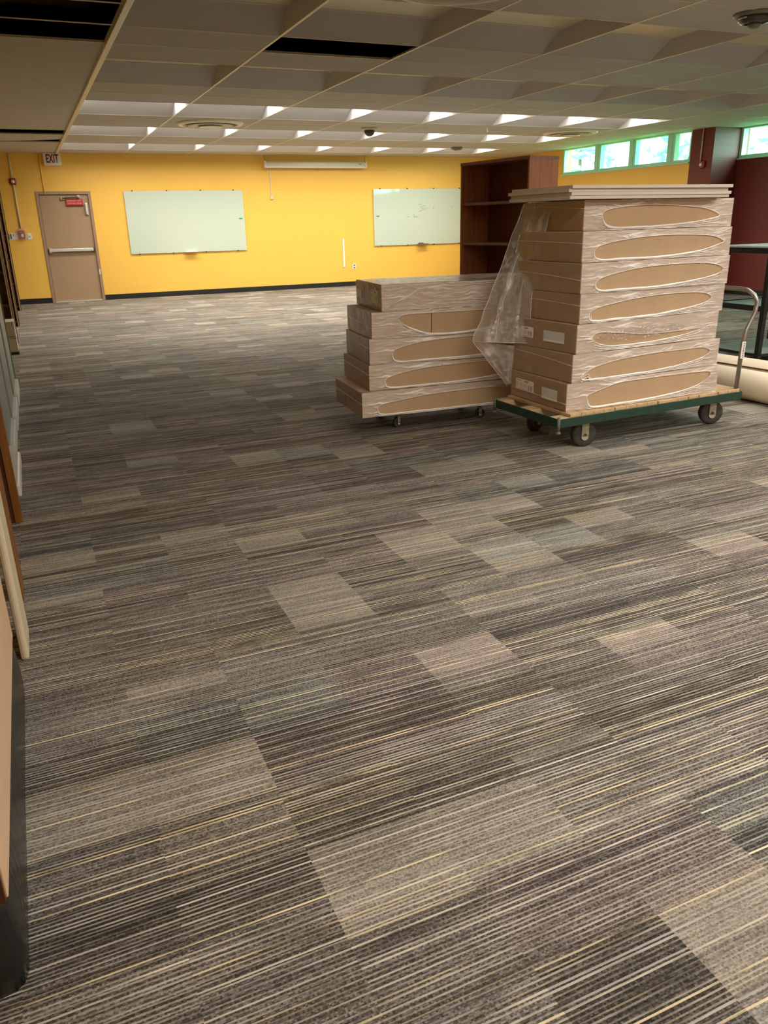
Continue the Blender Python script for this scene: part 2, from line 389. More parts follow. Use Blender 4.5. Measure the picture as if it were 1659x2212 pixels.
struct('baseboard_right', MB().box(XW - 0.012, XW, YC - 0.012, D - 0.012, 0, 0.1).box(XN - 0.012, XN, YF, YC - 0.012, 0, 0.1).box(XW - 0.012, XN, YC - 0.012, YC, 0, 0.1), 'black')
struct('ceiling_slab', MB().box(XL - 0.2, XN + 0.4, YF - 0.2, D + 0.2, TOP, TOP + 0.15), 'void')
struct('plenum_dark_sheet', MB().box(XL, XW, D - 0.003, D, Z + 0.02, TOP).box(XL, XL + 0.003, YF, D, Z + 0.02, TOP), 'void')  # dark sheets laid over the upper walls, their colour painting the plenum's darkness

# ceiling tiles, the coffers are things of their own
missing = {(1, 15), (-1, 4)}
def is_coffer(k, u): return 0 <= k <= 6 and u >= 0 and (u // 2) % 2 == 0 and u < 36
cb = MB()
def tile(x0, x1, y0, y1):
    cb.box(x0 + 0.002, x1 - 0.002, y0 + 0.002, y1 - 0.002, Z, Z + 0.016)
for k in range(-2, 9):
    xa = X0 + k * S; xb = xa + S
    for u in range(-2, 37):
        y1 = YB - u * U; y0 = y1 - U
        y1 = min(y1, D); y0 = max(y0, YF)
        if y1 - y0 < 0.02: continue
        xa_, xb_ = max(xa, XL), min(xb, XN if y0 < YC else XW)
        if xb_ - xa_ < 0.02: continue
        if is_coffer(k, u) or (k, u) in missing or (k == -1 and 15 <= u <= 18): continue
        if k == -1 and u == 2:
            pts = [(xa_ + .002, y0), (xb_ - .002, y0), (xb_ - .002, y0 + 0.09), (0.45, y1 - 0.26), (xa_ + .002, y1 - .002)]
            lo = [cb.b.verts.new((p[0], p[1], Z)) for p in pts]; hi = [cb.b.verts.new((p[0], p[1], Z + .016)) for p in pts]
            cb.b.faces.new(lo); cb.b.faces.new(hi[::-1])
            for i in range(5): cb.b.faces.new((lo[i], hi[i], hi[(i + 1) % 5], lo[(i + 1) % 5]))
            continue
        tile(xa_, xb_, y0, y1)
struct('ceiling', cb, 'tile')
# tee bar grid
gb = MB()
for k in range(-1, 9):
    x = X0 + k * S
    if k == 0: continue
    gb.box(x - 0.011, x + 0.011, YF, D, Z - 0.004, Z + 0.0015)
struct('trim_2', gb, 'tbar')
gc = MB()
for k in range(-2, 9):
    for u in range(-1, 37):
        y = YB - u * U
        if is_coffer(k, u) and is_coffer(k, u - 1): continue
        if y < YF or y > D: continue
        if k < 0 and not (u in (4, 5) or 15 <= u <= 19): continue
        xa, xb = max(XL, X0 + k * S), min(X0 + (k + 1) * S, XN if y < YC else XW)
        if xb > xa: gc.box(xa, xb, y - 0.009, y + 0.009, Z - 0.003, Z + 0.0015)
struct('trim_3', gc, 'tbar_dim')
struct('trim_4', MB().box(X0 - 0.024, X0 + 0.024, YF, D, Z - 0.022, Z + 0.03, 0.004), 'tbar')

# coffered troffers
def make_coffer(lens):
    t = thing('coffered_ceiling_light', '', 'ceiling light')
    h = 0.135; a = 0.012; e = S / 2 - 0.011; tx = e - 0.012; ty = U / 2
    lo = [(-e, -e, 0), (e, -e, 0), (e, e, 0), (-e, e, 0)]
    hi = [(-tx, -ty, h), (tx, -ty, h), (tx, ty, h), (-tx, ty, h)]
    m = MB()
    for i in range(4):
        j = (i + 1) % 4
        for dz in (0, 0.006): m.quad([(*lo[i][:2], lo[i][2] + dz), (*lo[j][:2], lo[j][2] + dz), (*hi[j][:2], hi[j][2] + dz), (*hi[i][:2], hi[i][2] + dz)])
    m.build('coffer_panels', 'coffer', t)
    f = MB()
    f.box(-tx, tx, -ty, -ty + 0.02, h - 0.006, h + 0.02).box(-tx, tx, ty - 0.02, ty, h - 0.006, h + 0.02)
    f.box(-tx, -tx + 0.02, -ty + 0.02, ty - 0.02, h - 0.006, h + 0.02).box(tx - 0.02, tx, -ty + 0.02, ty - 0.02, h - 0.006, h + 0.02)
    f.build('lens_frame', 'whitemetal', t)
    MB().quad([(-tx + 0.02, -ty + 0.02, h), (tx - 0.02, -ty + 0.02, h), (tx - 0.02, ty - 0.02, h), (-tx + 0.02, ty - 0.02, h)]).build('lens', lens, t)
    MB().box(-tx, tx, -ty, ty, h + 0.02, h + 0.09, 0.004).build('lamp_housing', 'void', t)
    if lens == 'lens_lit':
        ld = bpy.data.lights.new('troffer_light', 'AREA'); ld.shape = 'RECTANGLE'; ld.size = 1.14; ld.size_y = 0.55
        ld.energy = LAMP_FAR; ld.color = (1.0, 0.95, 0.87); ld.spread = math.radians(150)
        lo_ = bpy.data.objects.new('troffer_light', ld); COL.objects.link(lo_); lo_.parent = t; lo_.location = (0, 0, h - 0.012)
    return t
protos = {'lens_lit': make_coffer('lens_lit'), 'lens_near': make_coffer('lens_near'), 'lens_off': make_coffer('lens_off')}
usedp = set()
ordn = ['leftmost', 'second from left', 'third from left', 'fourth from left', 'fifth from left', 'sixth from left', 'rightmost']
rows = [(0, 'lens_lit', 'lit coffered ceiling light, {} in the lit row nearest the yellow wall'),
        (4, 'lens_lit', 'lit coffered ceiling light, {} in the middle one of the three lit rows'),
        (8, 'lens_lit', 'lit coffered ceiling light, {} in the largest, closest lit row'),
        (12, 'lens_off', 'unlit coffered ceiling light, {} in the row just before the lit rows'),
        (16, 'lens_off', 'unlit coffered ceiling light, {} in the unlit row closest overhead'),
        (20, 'lens_off', None), (24, 'lens_near', None), (28, 'lens_near', None), (32, 'lens_near', None)]
for u, lens_, lab in rows:
    for k in range(7):
        lens = 'lens_near' if (u == 20 and k >= 3) else lens_
        o = protos[lens] if lens not in usedp else copy_tree(protos[lens]); usedp.add(lens)
        y1 = YB - u * U
        o.location = (X0 + (k + 0.5) * S, y1 - U, Z)
        if lab:
            o['label'] = lab.format(ordn[k])
            o['group'] = 'lit ceiling coffers' if lens == 'lens_lit' else 'unlit ceiling coffers'
        else:
            o['label'] = 'ceiling coffer over or behind the photographer, outside the frame'; o['group'] = 'ceiling coffers outside the frame'

# things seen up in the open ceiling
t = thing('air_duct', 'dusty brown duct up inside the open ceiling at upper left', 'duct', (-0.2, 7.0, 3.0))
MB().box(-0.9, 1.0, 0.25, 0.55, 0.0, 0.3, 0.01).build('duct_body', 'duct', t)
MB().box(-0.30, -0.27, 0.23, 0.57, -0.01, 0.31).box(0.35, 0.38, 0.23, 0.57, -0.01, 0.31).build('duct_flange', 'duct', t)
tag(MB().tube([(-1.1, 6.35, 3.1), (0.82, 6.42, 3.08)], 0.03).tube([(-1.1, 6.05, 3.2), (0.82, 6.0, 3.2)], 0.022).build('pipe', 'duct'),
    'thin brown pipes running across inside the open ceiling', 'pipe')

# round air diffusers
def diffuser(x, y, label):
    t = thing('round_air_diffuser', label, 'air vent', (x, y, Z), 0, 'round ceiling air diffusers')
    MB().lathe([(0.47, 0.0), (0.47, -0.008), (0.44, -0.03), (0.40, -0.034), (0.385, -0.02), (0.385, 0.0)]).build('outer_ring', 'tbar', t)
    MB().lathe([(0.385, -0.003), (0.384, -0.004)]).build('dark_throat', 'darkmetal', t)
    MB().lathe([(0.33, -0.035), (0.30, -0.045), (0.20, -0.012), (0.20, -0.008), (0.31, -0.03)]).build('middle_cone', 'tbar_dim', t)
    MB().lathe([(0.175, -0.05), (0.15, -0.058), (0.02, -0.03), (0.02, -0.02), (0.16, -0.045)]).build('inner_cone', 'tbar', t)
diffuser(2.72, 12.17, 'large round ceiling air diffuser on the left, between lit rows')
diffuser(8.93, 12.22, 'large round ceiling air diffuser on the right, near the windows')
diffuser(2.72, 4.93, 'round ceiling air diffuser cut off by the top edge')
# ceiling devices
t = thing('dome_camera', 'small dark dome hanging between the two closest lit rows', 'security camera', (5.2, 12.25, Z))
MB().lathe([(0.13, 0), (0.13, -0.02), (0.10, -0.035)]).build('mount', 'conduit', t)
MB().lathe([(0.085, -0.035), (0.08, -0.07), (0.055, -0.105), (0.02, -0.12)]).build('dome', 'domedark', t)
t = thing('smoke_detector', 'grey flat smoke detector on ceiling above the bookcase', 'smoke detector', (8.25, 15.0, Z))
MB().lathe([(0.115, 0), (0.115, -0.02), (0.09, -0.05), (0.03, -0.055)]).build('body', 'greyplastic', t)
MB().lathe([(0.05, -0.052), (0.045, -0.065), (0.01, -0.068)]).build('sensor', 'conduit', t)
t = thing('ceiling_sprinkler', 'tiny pale stub hanging between lit ceiling rows', 'sprinkler', (6.98, 11.72, Z))
MB().lathe([(0.03, 0), (0.03, -0.006), (0.012, -0.01)]).build('escutcheon', 'white', t)
MB().tube([(0, 0, -0.005), (0.006, 0, -0.05), (0.012, 0, -0.075)], 0.009).build('stem', 'white', t)
t = thing('smoke_alarm', 'dark grey multi part detector on ceiling at top right corner', 'smoke detector', (5.21, 4.95, Z))
MB().lathe([(0.155, 0), (0.155, -0.012), (0.14, -0.022), (0.125, -0.024)]).build('base_ring', 'greyplastic', t)
MB().lathe([(0.12, -0.022), (0.118, -0.045), (0.095, -0.062), (0.07, -0.066)]).build('body', 'domedark', t)
MB().lathe([(0.05, -0.066), (0.045, -0.085), (0.02, -0.095)]).build('sensor', 'greyplastic', t)
MB().tube([(0.125 * math.cos(a), 0.125 * math.sin(a), -0.035) for a in [PI * 0.9 + i * 0.12 for i in range(6)]], 0.007).build('clip', 'steel', t)

# ------------------------------------------------------------------ windows
def window(name, x, y0, y1, z0, z1, ys, mw):
    f = MB()
    f.box(x + 0.02, x + 0.12, y0, y1, z0, z0 + 0.05).box(x + 0.02, x + 0.12, y0, y1, z1 - 0.025, z1)
    f.box(x + 0.02, x + 0.12, y0, y0 + 0.05, z0 + 0.05, z1 - 0.025).box(x + 0.02, x + 0.12, y1 - 0.05, y1, z0 + 0.05, z1 - 0.025)
    for yc in ys:
        f.box(x + 0.02, x + 0.12, yc - mw / 2, yc + mw / 2, z0 + 0.05, z1 - 0.025)
        f.box(x + 0.005, x + 0.02, yc - mw * 0.18, yc + mw * 0.18, z0 + 0.03, z1 - 0.01)
    o = f.build(name, 'mint_glare'); o['kind'] = 'structure'
    MB().box(x - 0.03, x + 0.13, y0, y1, z0 - 0.02, z0, 0.004).build('window_sill', 'mint_glare', o)
    e = [y0 + 0.05] + [v for yc in ys for v in (yc - mw / 2, yc + mw / 2)] + [y1 - 0.05]
    for a, b in zip(e[::2], e[1::2]):
        MB().box(x + 0.085, x + 0.091, a, b, z0 + 0.05, z1 - 0.025).build('window_pane', 'glass', o)
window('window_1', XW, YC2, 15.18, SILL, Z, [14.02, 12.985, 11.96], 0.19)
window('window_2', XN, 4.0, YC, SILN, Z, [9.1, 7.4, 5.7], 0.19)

# outside: lawn and trees
tag(MB().box(XN + 0.8, 60, -30, 60, -1.2, -1.0).build('lawn', 'grass'), 'grassy ground outside the windows', 'ground', kind='structure')
def tree(x, y, h, r, label, seed):
    t = thing('tree', label, 'tree', (x, y, -1.0), 0, 'trees outside the windows')
    MB().tube([(0, 0, 0), (0.1, 0.05, h * 0.5), (0, 0, h * 0.8)], [0.18, 0.14, 0.06]).build('trunk', 'bark', t)
    rnd = random.Random(seed); m = MB()
    for i in range(110):
        a = rnd.uniform(0, 2 * PI); q = rnd.random() ** 0.5; zz = rnd.uniform(-1, 1)
        rr = r * q * math.sqrt(max(0.05, 1 - zz * zz))
        p = Vector((rr * math.cos(a), rr * math.sin(a), h * 0.75 + zz * r * 0.9))
        M = Matrix.Translation(p) @ Matrix.Rotation(rnd.uniform(0, 6), 4, (rnd.random(), rnd.random(), rnd.random() + 0.01))
        g = bmesh.ops.create_icosphere(m.b, subdivisions=1, radius=rnd.uniform(0.08, 0.22) * r, matrix=M @ Matrix.Diagonal((1, 0.8, 0.45, 1)))
    m.build('foliage', 'leaf', t)
tree(24.0, 32.0, 6.6, 2.1, 'leafy tree seen through the far left window panes', 1)
tree(25.0, 26.2, 6.4, 1.7, 'leafy tree seen through the third window pane', 2)
tree(27.0, 23.0, 5.6, 1.6, 'leafy tree beside the maroon pier outside', 3)
tree(20.0, 15.6, 6.2, 2.6, 'large dense tree filling the near right window', 4)
tree(21.0, 8.5, 6.4, 2.6, 'large tree outside beyond the right edge', 5)

# ------------------------------------------------------------------ door and far wall fittings
door = MB()
for x0, x1, z0, z1 in ((DX0, DX0 + 0.055, 0, DZ), (DX1 - 0.055, DX1, 0, DZ), (DX0 + 0.055, DX1 - 0.055, DZ - 0.055, DZ)):
    door.box(x0, x1, D - 0.015, D + 0.12, z0, z1, 0.003)
door.box(DX0 + 0.055, DX0 + 0.07, D + 0.03, D + 0.06, 0, DZ - 0.055).box(DX1 - 0.07, DX1 - 0.055, D + 0.03, D + 0.06, 0, DZ - 0.055)
dr = door.build('door_1', 'tan_dark'); dr['kind'] = 'structure'
box1('door_leaf', 'tan', dr, DX0 + 0.06, DX1 - 0.06, D + 0.02, D + 0.065, 0.012, DZ - 0.06, bev=0.003)
box1('sky_block_panel', 'void', dr, DX0, DX1, D + 0.125, D + 0.15, 0.0, DZ)  # unseen dark backing added to keep sky light out of the door gap
box1('threshold', 'alu', dr, DX0 + 0.055, DX1 - 0.055, D - 0.02, D + 0.1, 0.0, 0.014, bev=0.002)
pb = MB().box(0.48, 1.30, D - 0.05, D - 0.012, 0.955, 1.01, 0.006).build('panic_bar', 'alu', dr)
MB().box(0.475, 0.53, D - 0.045, D + 0.02, 0.93, 1.03, 0.006).build('bar_end_cap', 'steel', pb)
MB().box(1.28, 1.325, D - 0.045, D + 0.02, 0.94, 1.02, 0.006).build('bar_end_cap', 'darkmetal', pb)
cl = MB().box(1.255, 1.305, D - 0.035, D + 0.02, 1.62, 1.84, 0.015).build('closer_body', 'alu', dr)
MB().tube([(0.86, D - 0.02, 1.925), (1.16, D - 0.05, 1.935)], 0.012, 8).build('closer_arm', 'darkmetal', dr)
MB().box(0.83, 0.90, D - 0.025, D + 0.02, 1.90, 1.95, 0.005).box(1.13, 1.19, D - 0.025, D + 0.02, 1.93, 1.98, 0.005).build('closer_bracket', 'steel', dr)
MB().box(DX1 - 0.05, DX1 - 0.02, D - 0.022, D - 0.013, 0.50, 0.60).build('paint_chip_plate', 'whitemetal', dr)
sg = thing('door_sign', 'small red alarm sign with pale lettering on top of tan door', 'sign', (1.075, D - 0.001, 1.86))
MB().box(-0.155, 0.155, -0.012, 0.0, -0.062, 0.05, 0.004).build('sign_plate', 'brightred', sg)
MB().box(-0.155, 0.155, -0.006, 0.02, -0.075, -0.062).build('bottom_edge', 'exitred', sg)
text_mesh('lettering', 'EMERGENCY EXIT', 0.036, 'signtext', sg, Matrix.Translation((0, -0.0135, 0.018)) @ FACE_FRONT, sx=0.86)
text_mesh('lettering', 'ALARM WILL SOUND', 0.036, 'signtext', sg, Matrix.Translation((0, -0.0135, -0.028)) @ FACE_FRONT, sx=0.72)
ex = thing('exit_sign', 'white exit sign with dark red letters above the door', 'exit sign', (0.79, D, 2.60))
MB().box(-0.155, 0.155, -0.075, 0.0, -0.10, 0.1175, 0.01).build('sign_housing', 'white', ex)
text_mesh('lettering', 'EXIT', 0.20, 'exitred', ex, Matrix.Translation((0, -0.0765, 0.012)) @ FACE_FRONT, sx=0.52, bold=0.006)

def conduit(name_label, pts, r=0.011, m='conduit'):
    return tag(MB().tube(pts, r, 8).build('conduit', m), name_label, 'conduit', 'painted wall conduits')
conduit('pale conduit dropping from ceiling to red pull station', [(0.045, D - 0.018, 1.40), (0.045, D - 0.018, 2.19)], 0.014)
conduit('short pale conduit between ceiling and the left strobe', [(0.045, D - 0.018, 2.27), (0.045, D - 0.018, Z)], 0.014)
conduit('thin yellow painted conduit from exit sign down to door frame', [(0.565, D - 0.014, 2.0), (0.565, D - 0.014, Z)], 0.010, 'yellow')
def strobe(loc, rotz, label, gl):
    t = thing('alarm_strobe', label, 'fire alarm', loc, rotz, 'round red fire alarm strobes')
    MB().box(-0.06, 0.06, -0.035, 0.0, -0.06, 0.06, 0.02).build('housing', 'red', t)
    M = Matrix.Rotation(PI / 2, 4, 'X')
    MB().lathe([(0.034, 0.03), (0.034, 0.045), (0.025, 0.06), (0.01, 0.066)], M, 20).build('strobe_lens', gl, t)
strobe((0.045, D - 0.004, 2.225), 0, 'round red fire alarm strobe on yellow wall left of the door', 'alu')
ps = thing('pull_station', 'red fire alarm pull station under clear cover on yellow wall', 'fire alarm', (0.05, D, 1.29))
MB().box(-0.05, 0.05, -0.04, 0, -0.075, 0.075, 0.008).build('station_body', 'red', ps)
MB().box(-0.045, 0.045, -0.05, -0.038, 0.02, 0.06, 0.004).build('pull_handle', 'brightred', ps)
MB().box(-0.022, 0.022, -0.052, -0.04, -0.045, 0.01, 0.004).build('white_plate', 'white', ps)
MB().box(-0.075, 0.075, -0.075, -0.002, -0.10, 0.105, 0.02).build('clear_cover', 'clear', ps)
sp_ = thing('wall_switch', 'white wall switch plate just right of the pull station', 'switch', (0.175, D, 1.25))
MB().box(-0.037, 0.037, -0.008, 0, -0.058, 0.058, 0.003).build('plate', 'white', sp_)
MB().box(-0.006, 0.006, -0.016, -0.008, -0.012, 0.012).build('toggle', 'greyplastic', sp_)
sp2 = thing('wall_switch', 'black and white switch plates left of the pull station', 'switch', (-0.13, D, 1.26))
MB().box(-0.09, 0.10, -0.008, 0, -0.06, 0.06, 0.003).build('plate', 'white', sp2)
MB().box(-0.09, -0.05, -0.012, -0.008, -0.055, 0.055).box(-0.035, -0.01, -0.012, -0.008, -0.045, 0.045).box(0.02, 0.03, -0.012, -0.008, 0.0, 0.045).build('black_insert', 'ink', sp2)

# glass boards
def board(x0, x1, z0, z1, label, traylabel, tx, traym, marks, gx):
    t = thing('glass_board', label, 'whiteboard', (x0, D, z0), 0, 'wall mounted glass boards')
    w = x1 - x0; h = z1 - z0
    MB().box(0, w, -0.03, -0.022, 0, h, 0.0015).build('glass_panel', 'board', t)
    n = 4
    for i in range(n):
        fx = w * (0.07 + 0.283 * i)
        for zz in (-0.004, h + 0.004):
            MB().lathe([(0.013, 0), (0.013, 0.03), (0.010, 0.035)], Matrix.Translation((fx, 0, zz)) @ Matrix.Rotation(PI / 2, 4, 'X'), 12).build('standoff', 'darkmetal', t)
    MB().box(gx - 0.035, gx + 0.035, -0.034, -0.031, 0.62, 0.645, M=None).build('green_mark', 'green_ink', t)
    if marks:
        m = MB()
        for (a, b, c, d) in marks: m.tube([(a, -0.0315, b), ((a + c) / 2, -0.0315, (b + d) / 2 + 0.01), (c, -0.0315, d)], 0.005, 5)
        m.build('marker_scribble', 'grey_ink', t)
    tr = thing('marker_tray', traylabel, 'tray', (x0 + tx, D - 0.03, z0), 0, 'marker trays under the glass boards')
    MB().box(-0.13, 0.13, -0.085, 0, 0.0, 0.008, 0.002).box(-0.13, 0.13, -0.085, -0.079, 0.008, 0.02).build('tray_shelf', traym, tr)
    MB().box(-0.10, 0.02, -0.06, -0.02, 0.008, 0.035, 0.006).build('eraser', 'white' if traym == 'white' else 'darkmetal', tr)
board(2.01, 4.40, 0.863, 2.045, 'large pale green glass board on yellow wall beside the door', 'small white marker tray under the left glass board', 1.20, 'white', None, 2.31)
board(7.372, 9.76, 0.850, 2.052, 'large glass board with faint scribbles behind the bookcase', 'small grey marker tray under the right glass board', 1.20, 'greyplastic',
      [(0.83, 0.60, 0.88, 0.61), (1.0, 0.66, 1.0, 0.60), (1.0, 0.60, 1.1, 0.605), (1.12, 0.87, 1.22, 0.86), (1.18, 0.80, 1.30, 0.84), (1.2, 0.77, 1.34, 0.79), (1.14, 0.72, 1.3, 0.76),
       (1.5, 0.76, 1.53, 0.86), (1.98, 0.78, 2.05, 0.84)], 0.10)
# projection screen
pr = thing('projection_screen', 'rolled up white projection screen tube high on yellow wall', 'projection screen', (6.03, D - 0.12, 2.545))
MB().tube([(-1.13, 0, 0), (1.13, 0, 0)], 0.052, 16).box(-1.12, 1.12, -0.03, 0.03, -0.075, -0.04, 0.004).build('housing_tube', 'white', pr)
MB().box(-1.145, -1.12, -0.06, 0.06, -0.075, 0.06, 0.006).build('end_cap', 'white', pr)
MB().box(1.12, 1.145, -0.06, 0.06, -0.075, 0.06, 0.006).build('end_cap', 'white', pr)
MB().box(0.96, 1.02, -0.056, -0.048, -0.008, 0.008).build('small_mark', 'greyplastic', pr)
MB().tube([(-1.13, 0, 0.05), (-1.13, 0, 0.17)], 0.004, 6).tube([(1.12, 0, 0.05), (1.12, 0, 0.17)], 0.004, 6).build('hanging_wire', 'darkmetal', pr)
rw = thing('wall_raceway', 'thin vertical cable raceway running down beneath the projection screen', 'raceway', (5.03, D, 1.88))
MB().box(-0.010, 0.010, -0.014, 0, 0.06, 0.84).build('channel', 'conduit', rw)
MB().box(-0.03, 0.03, -0.025, 0, -0.02, 0.06, 0.005).build('end_box', 'conduit', rw)
tag(MB().box(6.60, 6.64, D - 0.02, D, 0.415, 1.03, 0.004).build('wall_raceway', 'white'), 'white vertical raceway low on yellow wall above the outlet', 'raceway')
ot = thing('wall_outlet', 'white power outlet low on yellow wall beside short raceway', 'outlet', (6.865, D, 0.425))
MB().box(-0.037, 0.037, -0.008, 0, -0.058, 0.058, 0.003).build('plate', 'white', ot)
MB().box(-0.016, 0.016, -0.011, -0.008, 0.012, 0.04, 0.003).box(-0.016, 0.016, -0.011, -0.008, -0.04, -0.012, 0.003).build('socket', 'ink', ot)
strobe((XW - 0.004, 11.13, 2.15), -PI / 2, 'red fire alarm strobe with silver lens on maroon pier', 'alu')
tag(MB().tube([(XW - 0.016, 11.18, 2.2), (XW - 0.016, 11.18, Z)], 0.012, 8).build('conduit', 'conduit'), 'pale conduit down the maroon pier to the strobe', 'conduit', 'painted wall conduits')

# ------------------------------------------------------------------ tall open bookcase
bk = thing('bookcase', 'tall open mahogany bookcase standing behind the wrapped boxes', 'bookcase', (3.911, 5.876, 0), math.radians(9.5))
# local: +x = away from the open front, +y = along the width; the open front faces -x
bw, bd_, bh = 0.90, 0.33, 1.83
box1('side_panel', 'mahog', bk, 0, bd_, 0, 0.02, 0.0, bh - 0.025, bev=0.001)
box1('side_panel', 'mahog', bk, 0, bd_, bw - 0.02, bw, 0.0, bh - 0.025, bev=0.001)
box1('top_panel', 'edge', bk, -0.002, bd_ + 0.002, -0.002, bw + 0.002, bh - 0.025, bh, bev=0.001)
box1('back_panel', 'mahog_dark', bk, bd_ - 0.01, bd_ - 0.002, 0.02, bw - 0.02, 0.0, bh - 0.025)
for z in (0.08, 0.43, 0.78, 1.13, 1.47):
    box1('shelf', 'edge', bk, 0.008, bd_ - 0.01, 0.02, bw - 0.02, z, z + 0.022, bev=0.001)
box1('kick_board', 'mahog', bk, 0.01, 0.03, 0.02, bw - 0.02, 0.0, 0.08)

# ------------------------------------------------------------------ cartons in stretch film
HB = 0.1705; LB_, WB_ = 1.20, 0.60
def catmull(P, per=10):
    out = []; n = len(P)
    for i in range(n):
        p0, p1, p2, p3 = [Vector(P[(i + k - 1) % n]) for k in range(4)]
        for j in range(per):
            s = j / per
            out.append(0.5 * ((2 * p1) + (-p0 + p2) * s + (2 * p0 - 5 * p1 + 4 * p2 - p3) * s * s + (-p0 + 3 * p1 - 3 * p2 + p3) * s ** 3))
    return out
def film_face(parent, h, hole, L=LB_, seed=0, thick=1.0, bands=((0.45, 0.97),)):
    """stretch film over the long face: a sheet with a torn-open oval hole and bunched rim"""
    def fat(p):
        du = (p[0] - 0.51) / 0.43; k = 1.10 + 0.35 * min(1, abs(du)) ** 3
        return (0.51 + (p[0] - 0.51) * 1.01, min(0.88, max(0.09, (0.46 if seed != 3 else 0.36) + (p[1] - (0.46 if seed != 3 else 0.36)) * k)))
    pts = [Vector((fat(p)[0] * L, fat(p)[1] * h)) for p in hole]
    loop = catmull(pts, 10); n = len(loop)
    cen = sum(loop, Vector((0, 0))) / n
    def rect(d):
        t = 1e9
        if d.x > 1e-6: t = min(t, (L - cen.x) / d.x)
        if d.x < -1e-6: t = min(t, -cen.x / d.x)
        if d.y > 1e-6: t = min(t, (h - cen.y) / d.y)
        if d.y < -1e-6: t = min(t, -cen.y / d.y)
        return cen + d * t
    outer = [rect((p - cen).normalized()) for p in loop]
    # keep the rectangle corners
    for cx, cy in ((0, 0), (L, 0), (L, h), (0, h)):
        i = min(range(n), key=lambda q: (outer[q] - Vector((cx, cy))).length); outer[i] = Vector((cx, cy))
    m = MB(); NR = 12
    rng = []
    for j in range(NR + 1):
        f = j / NR; ring = []
        for i in range(n):
            p = loop[i].lerp(outer[i], f)
            w = noise.noise(Vector((p.x * 7 + seed * 3.1, p.y * 75, seed))) * 0.0028 + noise.noise(Vector((p.x * 30, p.y * 60, seed + 5))) * 0.0012
            off = 0.0035 + 0.005 * (1 - f) ** 2 + w * (1 - abs(2 * f - 1) * 0.6)
            ring.append(m.b.verts.new((p.x, -max(0.0012, off), p.y)))
        rng.append(ring)
    for A, B in zip(rng, rng[1:]):
        for i in range(n):
            f = m.b.faces.new((A[i], A[(i + 1) % n], B[(i + 1) % n], B[i])); f.smooth = True
    fo = m.build('stretch_film', 'film', parent)
    # bunched rim rope; thicker along the bottom
    s = MB(); rr = []; P3 = []
    for i, p in enumerate(loop):
        low = max(0.0, (cen.y - p.y) / h * 2.2); wob = 0.5 + 0.5 * noise.noise(Vector((p.x * 9, p.y * 9, seed + 2)))
        rr.append((0.0010 + 0.0075 * min(1, low) ** 1.2 * (0.5 + wob * 0.8) + 0.0018 * wob ** 2) * thick)
        P3.append((p.x, -0.008 - 0.003 * wob, p.y - 0.004 * min(1, low)))
    s.tube(P3, rr, 6, closed=True)
    rim = s.build('bunched_rim', 'film_bunch', fo)
    # extra strands fanning out below and at the ends
    s = MB(); rnd = random.Random(seed + 11)
    low = [p for p in loop if p.y < cen.y]; low.sort(key=lambda p: p.x)
    for q in range(3):
        k = 0.30 + q * 0.26
        P3 = []; R3 = []
        for idx in range(0, len(low), 2):
            p = low[idx]; o = Vector((p.x, p.y * (1 - k)))
            P3.append((o.x, -0.007, max(0.003, o.y + 0.002 * noise.noise(Vector((o.x * 12, q, seed)))))); R3.append(0.0012 + 0.0040 * rnd.random() * (1 - abs(2 * idx / len(low) - 1)))
        if len(P3) > 2: s.tube(P3, R3, 5)
    for q in range(18):
        i = rnd.randrange(n); a = loop[i]; b = outer[i]
        if (a - b).length < 0.02: continue
        e = a.lerp(b, rnd.uniform(0.35, 0.98)); mid = a.lerp(e, 0.5) + Vector((rnd.uniform(-.02, .02), rnd.uniform(-.006, .006)))
        s.tube([(a.x, -0.009, a.y), (mid.x, -0.008, mid.y), (e.x, -0.006, e.y)], [0.0022, 0.0016, 0.0006], 5)
    s.build('film_strands', 'film_bunch', fo)
    return fo

def film_end(parent, h, zline, seed):
    m = MB()
    def fn(u, v):
        return (-0.003 - 0.0012 * (1 + noise.noise(Vector((u * 6, v * 4, seed)))), u * WB_, v * h)
    m.grid(fn, 20, 8)
    fo = m.build('stretch_film', 'film_end', parent)
    if zline is not None:
        P = [(-0.006, WB_ * (1 - i / 10), h * (zline[0] + (zline[1] - zline[0]) * (i / 10) ** 1.5)) for i in range(11)]
        P += [(0.03, -0.009, h * zline[1] - 0.004), (0.10, -0.009, h * zline[1] + 0.002)]
        MB().tube(P, 0.0011, 5).build('film_strand', 'film_bunch', fo)
    return fo

def end_label(parent, y1, y0, z0, z1, kind):
    """label on the short left end; y measured from the front corner"""
    m = 'label'
    e = MB().box(-0.0062, -0.0052, y0, y1, z0, z1).build('shipping_label', m if kind != 'pouch' else 'pouch', parent)
    w = y1 - y0; hh = z1 - z0; d = MB()
    if kind == 'print':
        # text reads from -x: left of text is at larger y
        L = lambda a, b, c, f: d.box(-0.0068, -0.0062, y1 - b * w, y1 - a * w, z0 + c * hh, z0 + f * hh)
        L(0.05, 0.26, 0.84, 0.90); L(0.50, 0.70, 0.78, 0.90)
        for q in range(5): L(0.05, 0.14, 0.66 - q * 0.09, 0.69 - q * 0.09)
        for q in range(4): L(0.20, 0.40, 0.60 - q * 0.1, 0.615 - q * 0.1); L(0.45, 0.64, 0.60 - q * 0.1, 0.615 - q * 0.1)
        for q in range(7): L(0.70, 0.77, 0.20 + q * 0.055, 0.235 + q * 0.055); L(0.83, 0.91, 0.20 + q * 0.055, 0.235 + q * 0.055)
        L(0.05, 0.95, 0.10, 0.12)
        d.build('label_print', 'ink_light', e)
    elif kind == 'pouch':
        d.box(-0.0075, -0.0062, y0, y1, z0, z0 + 0.16 * hh)
        d.build('pouch_fold', 'label', e)
    return e

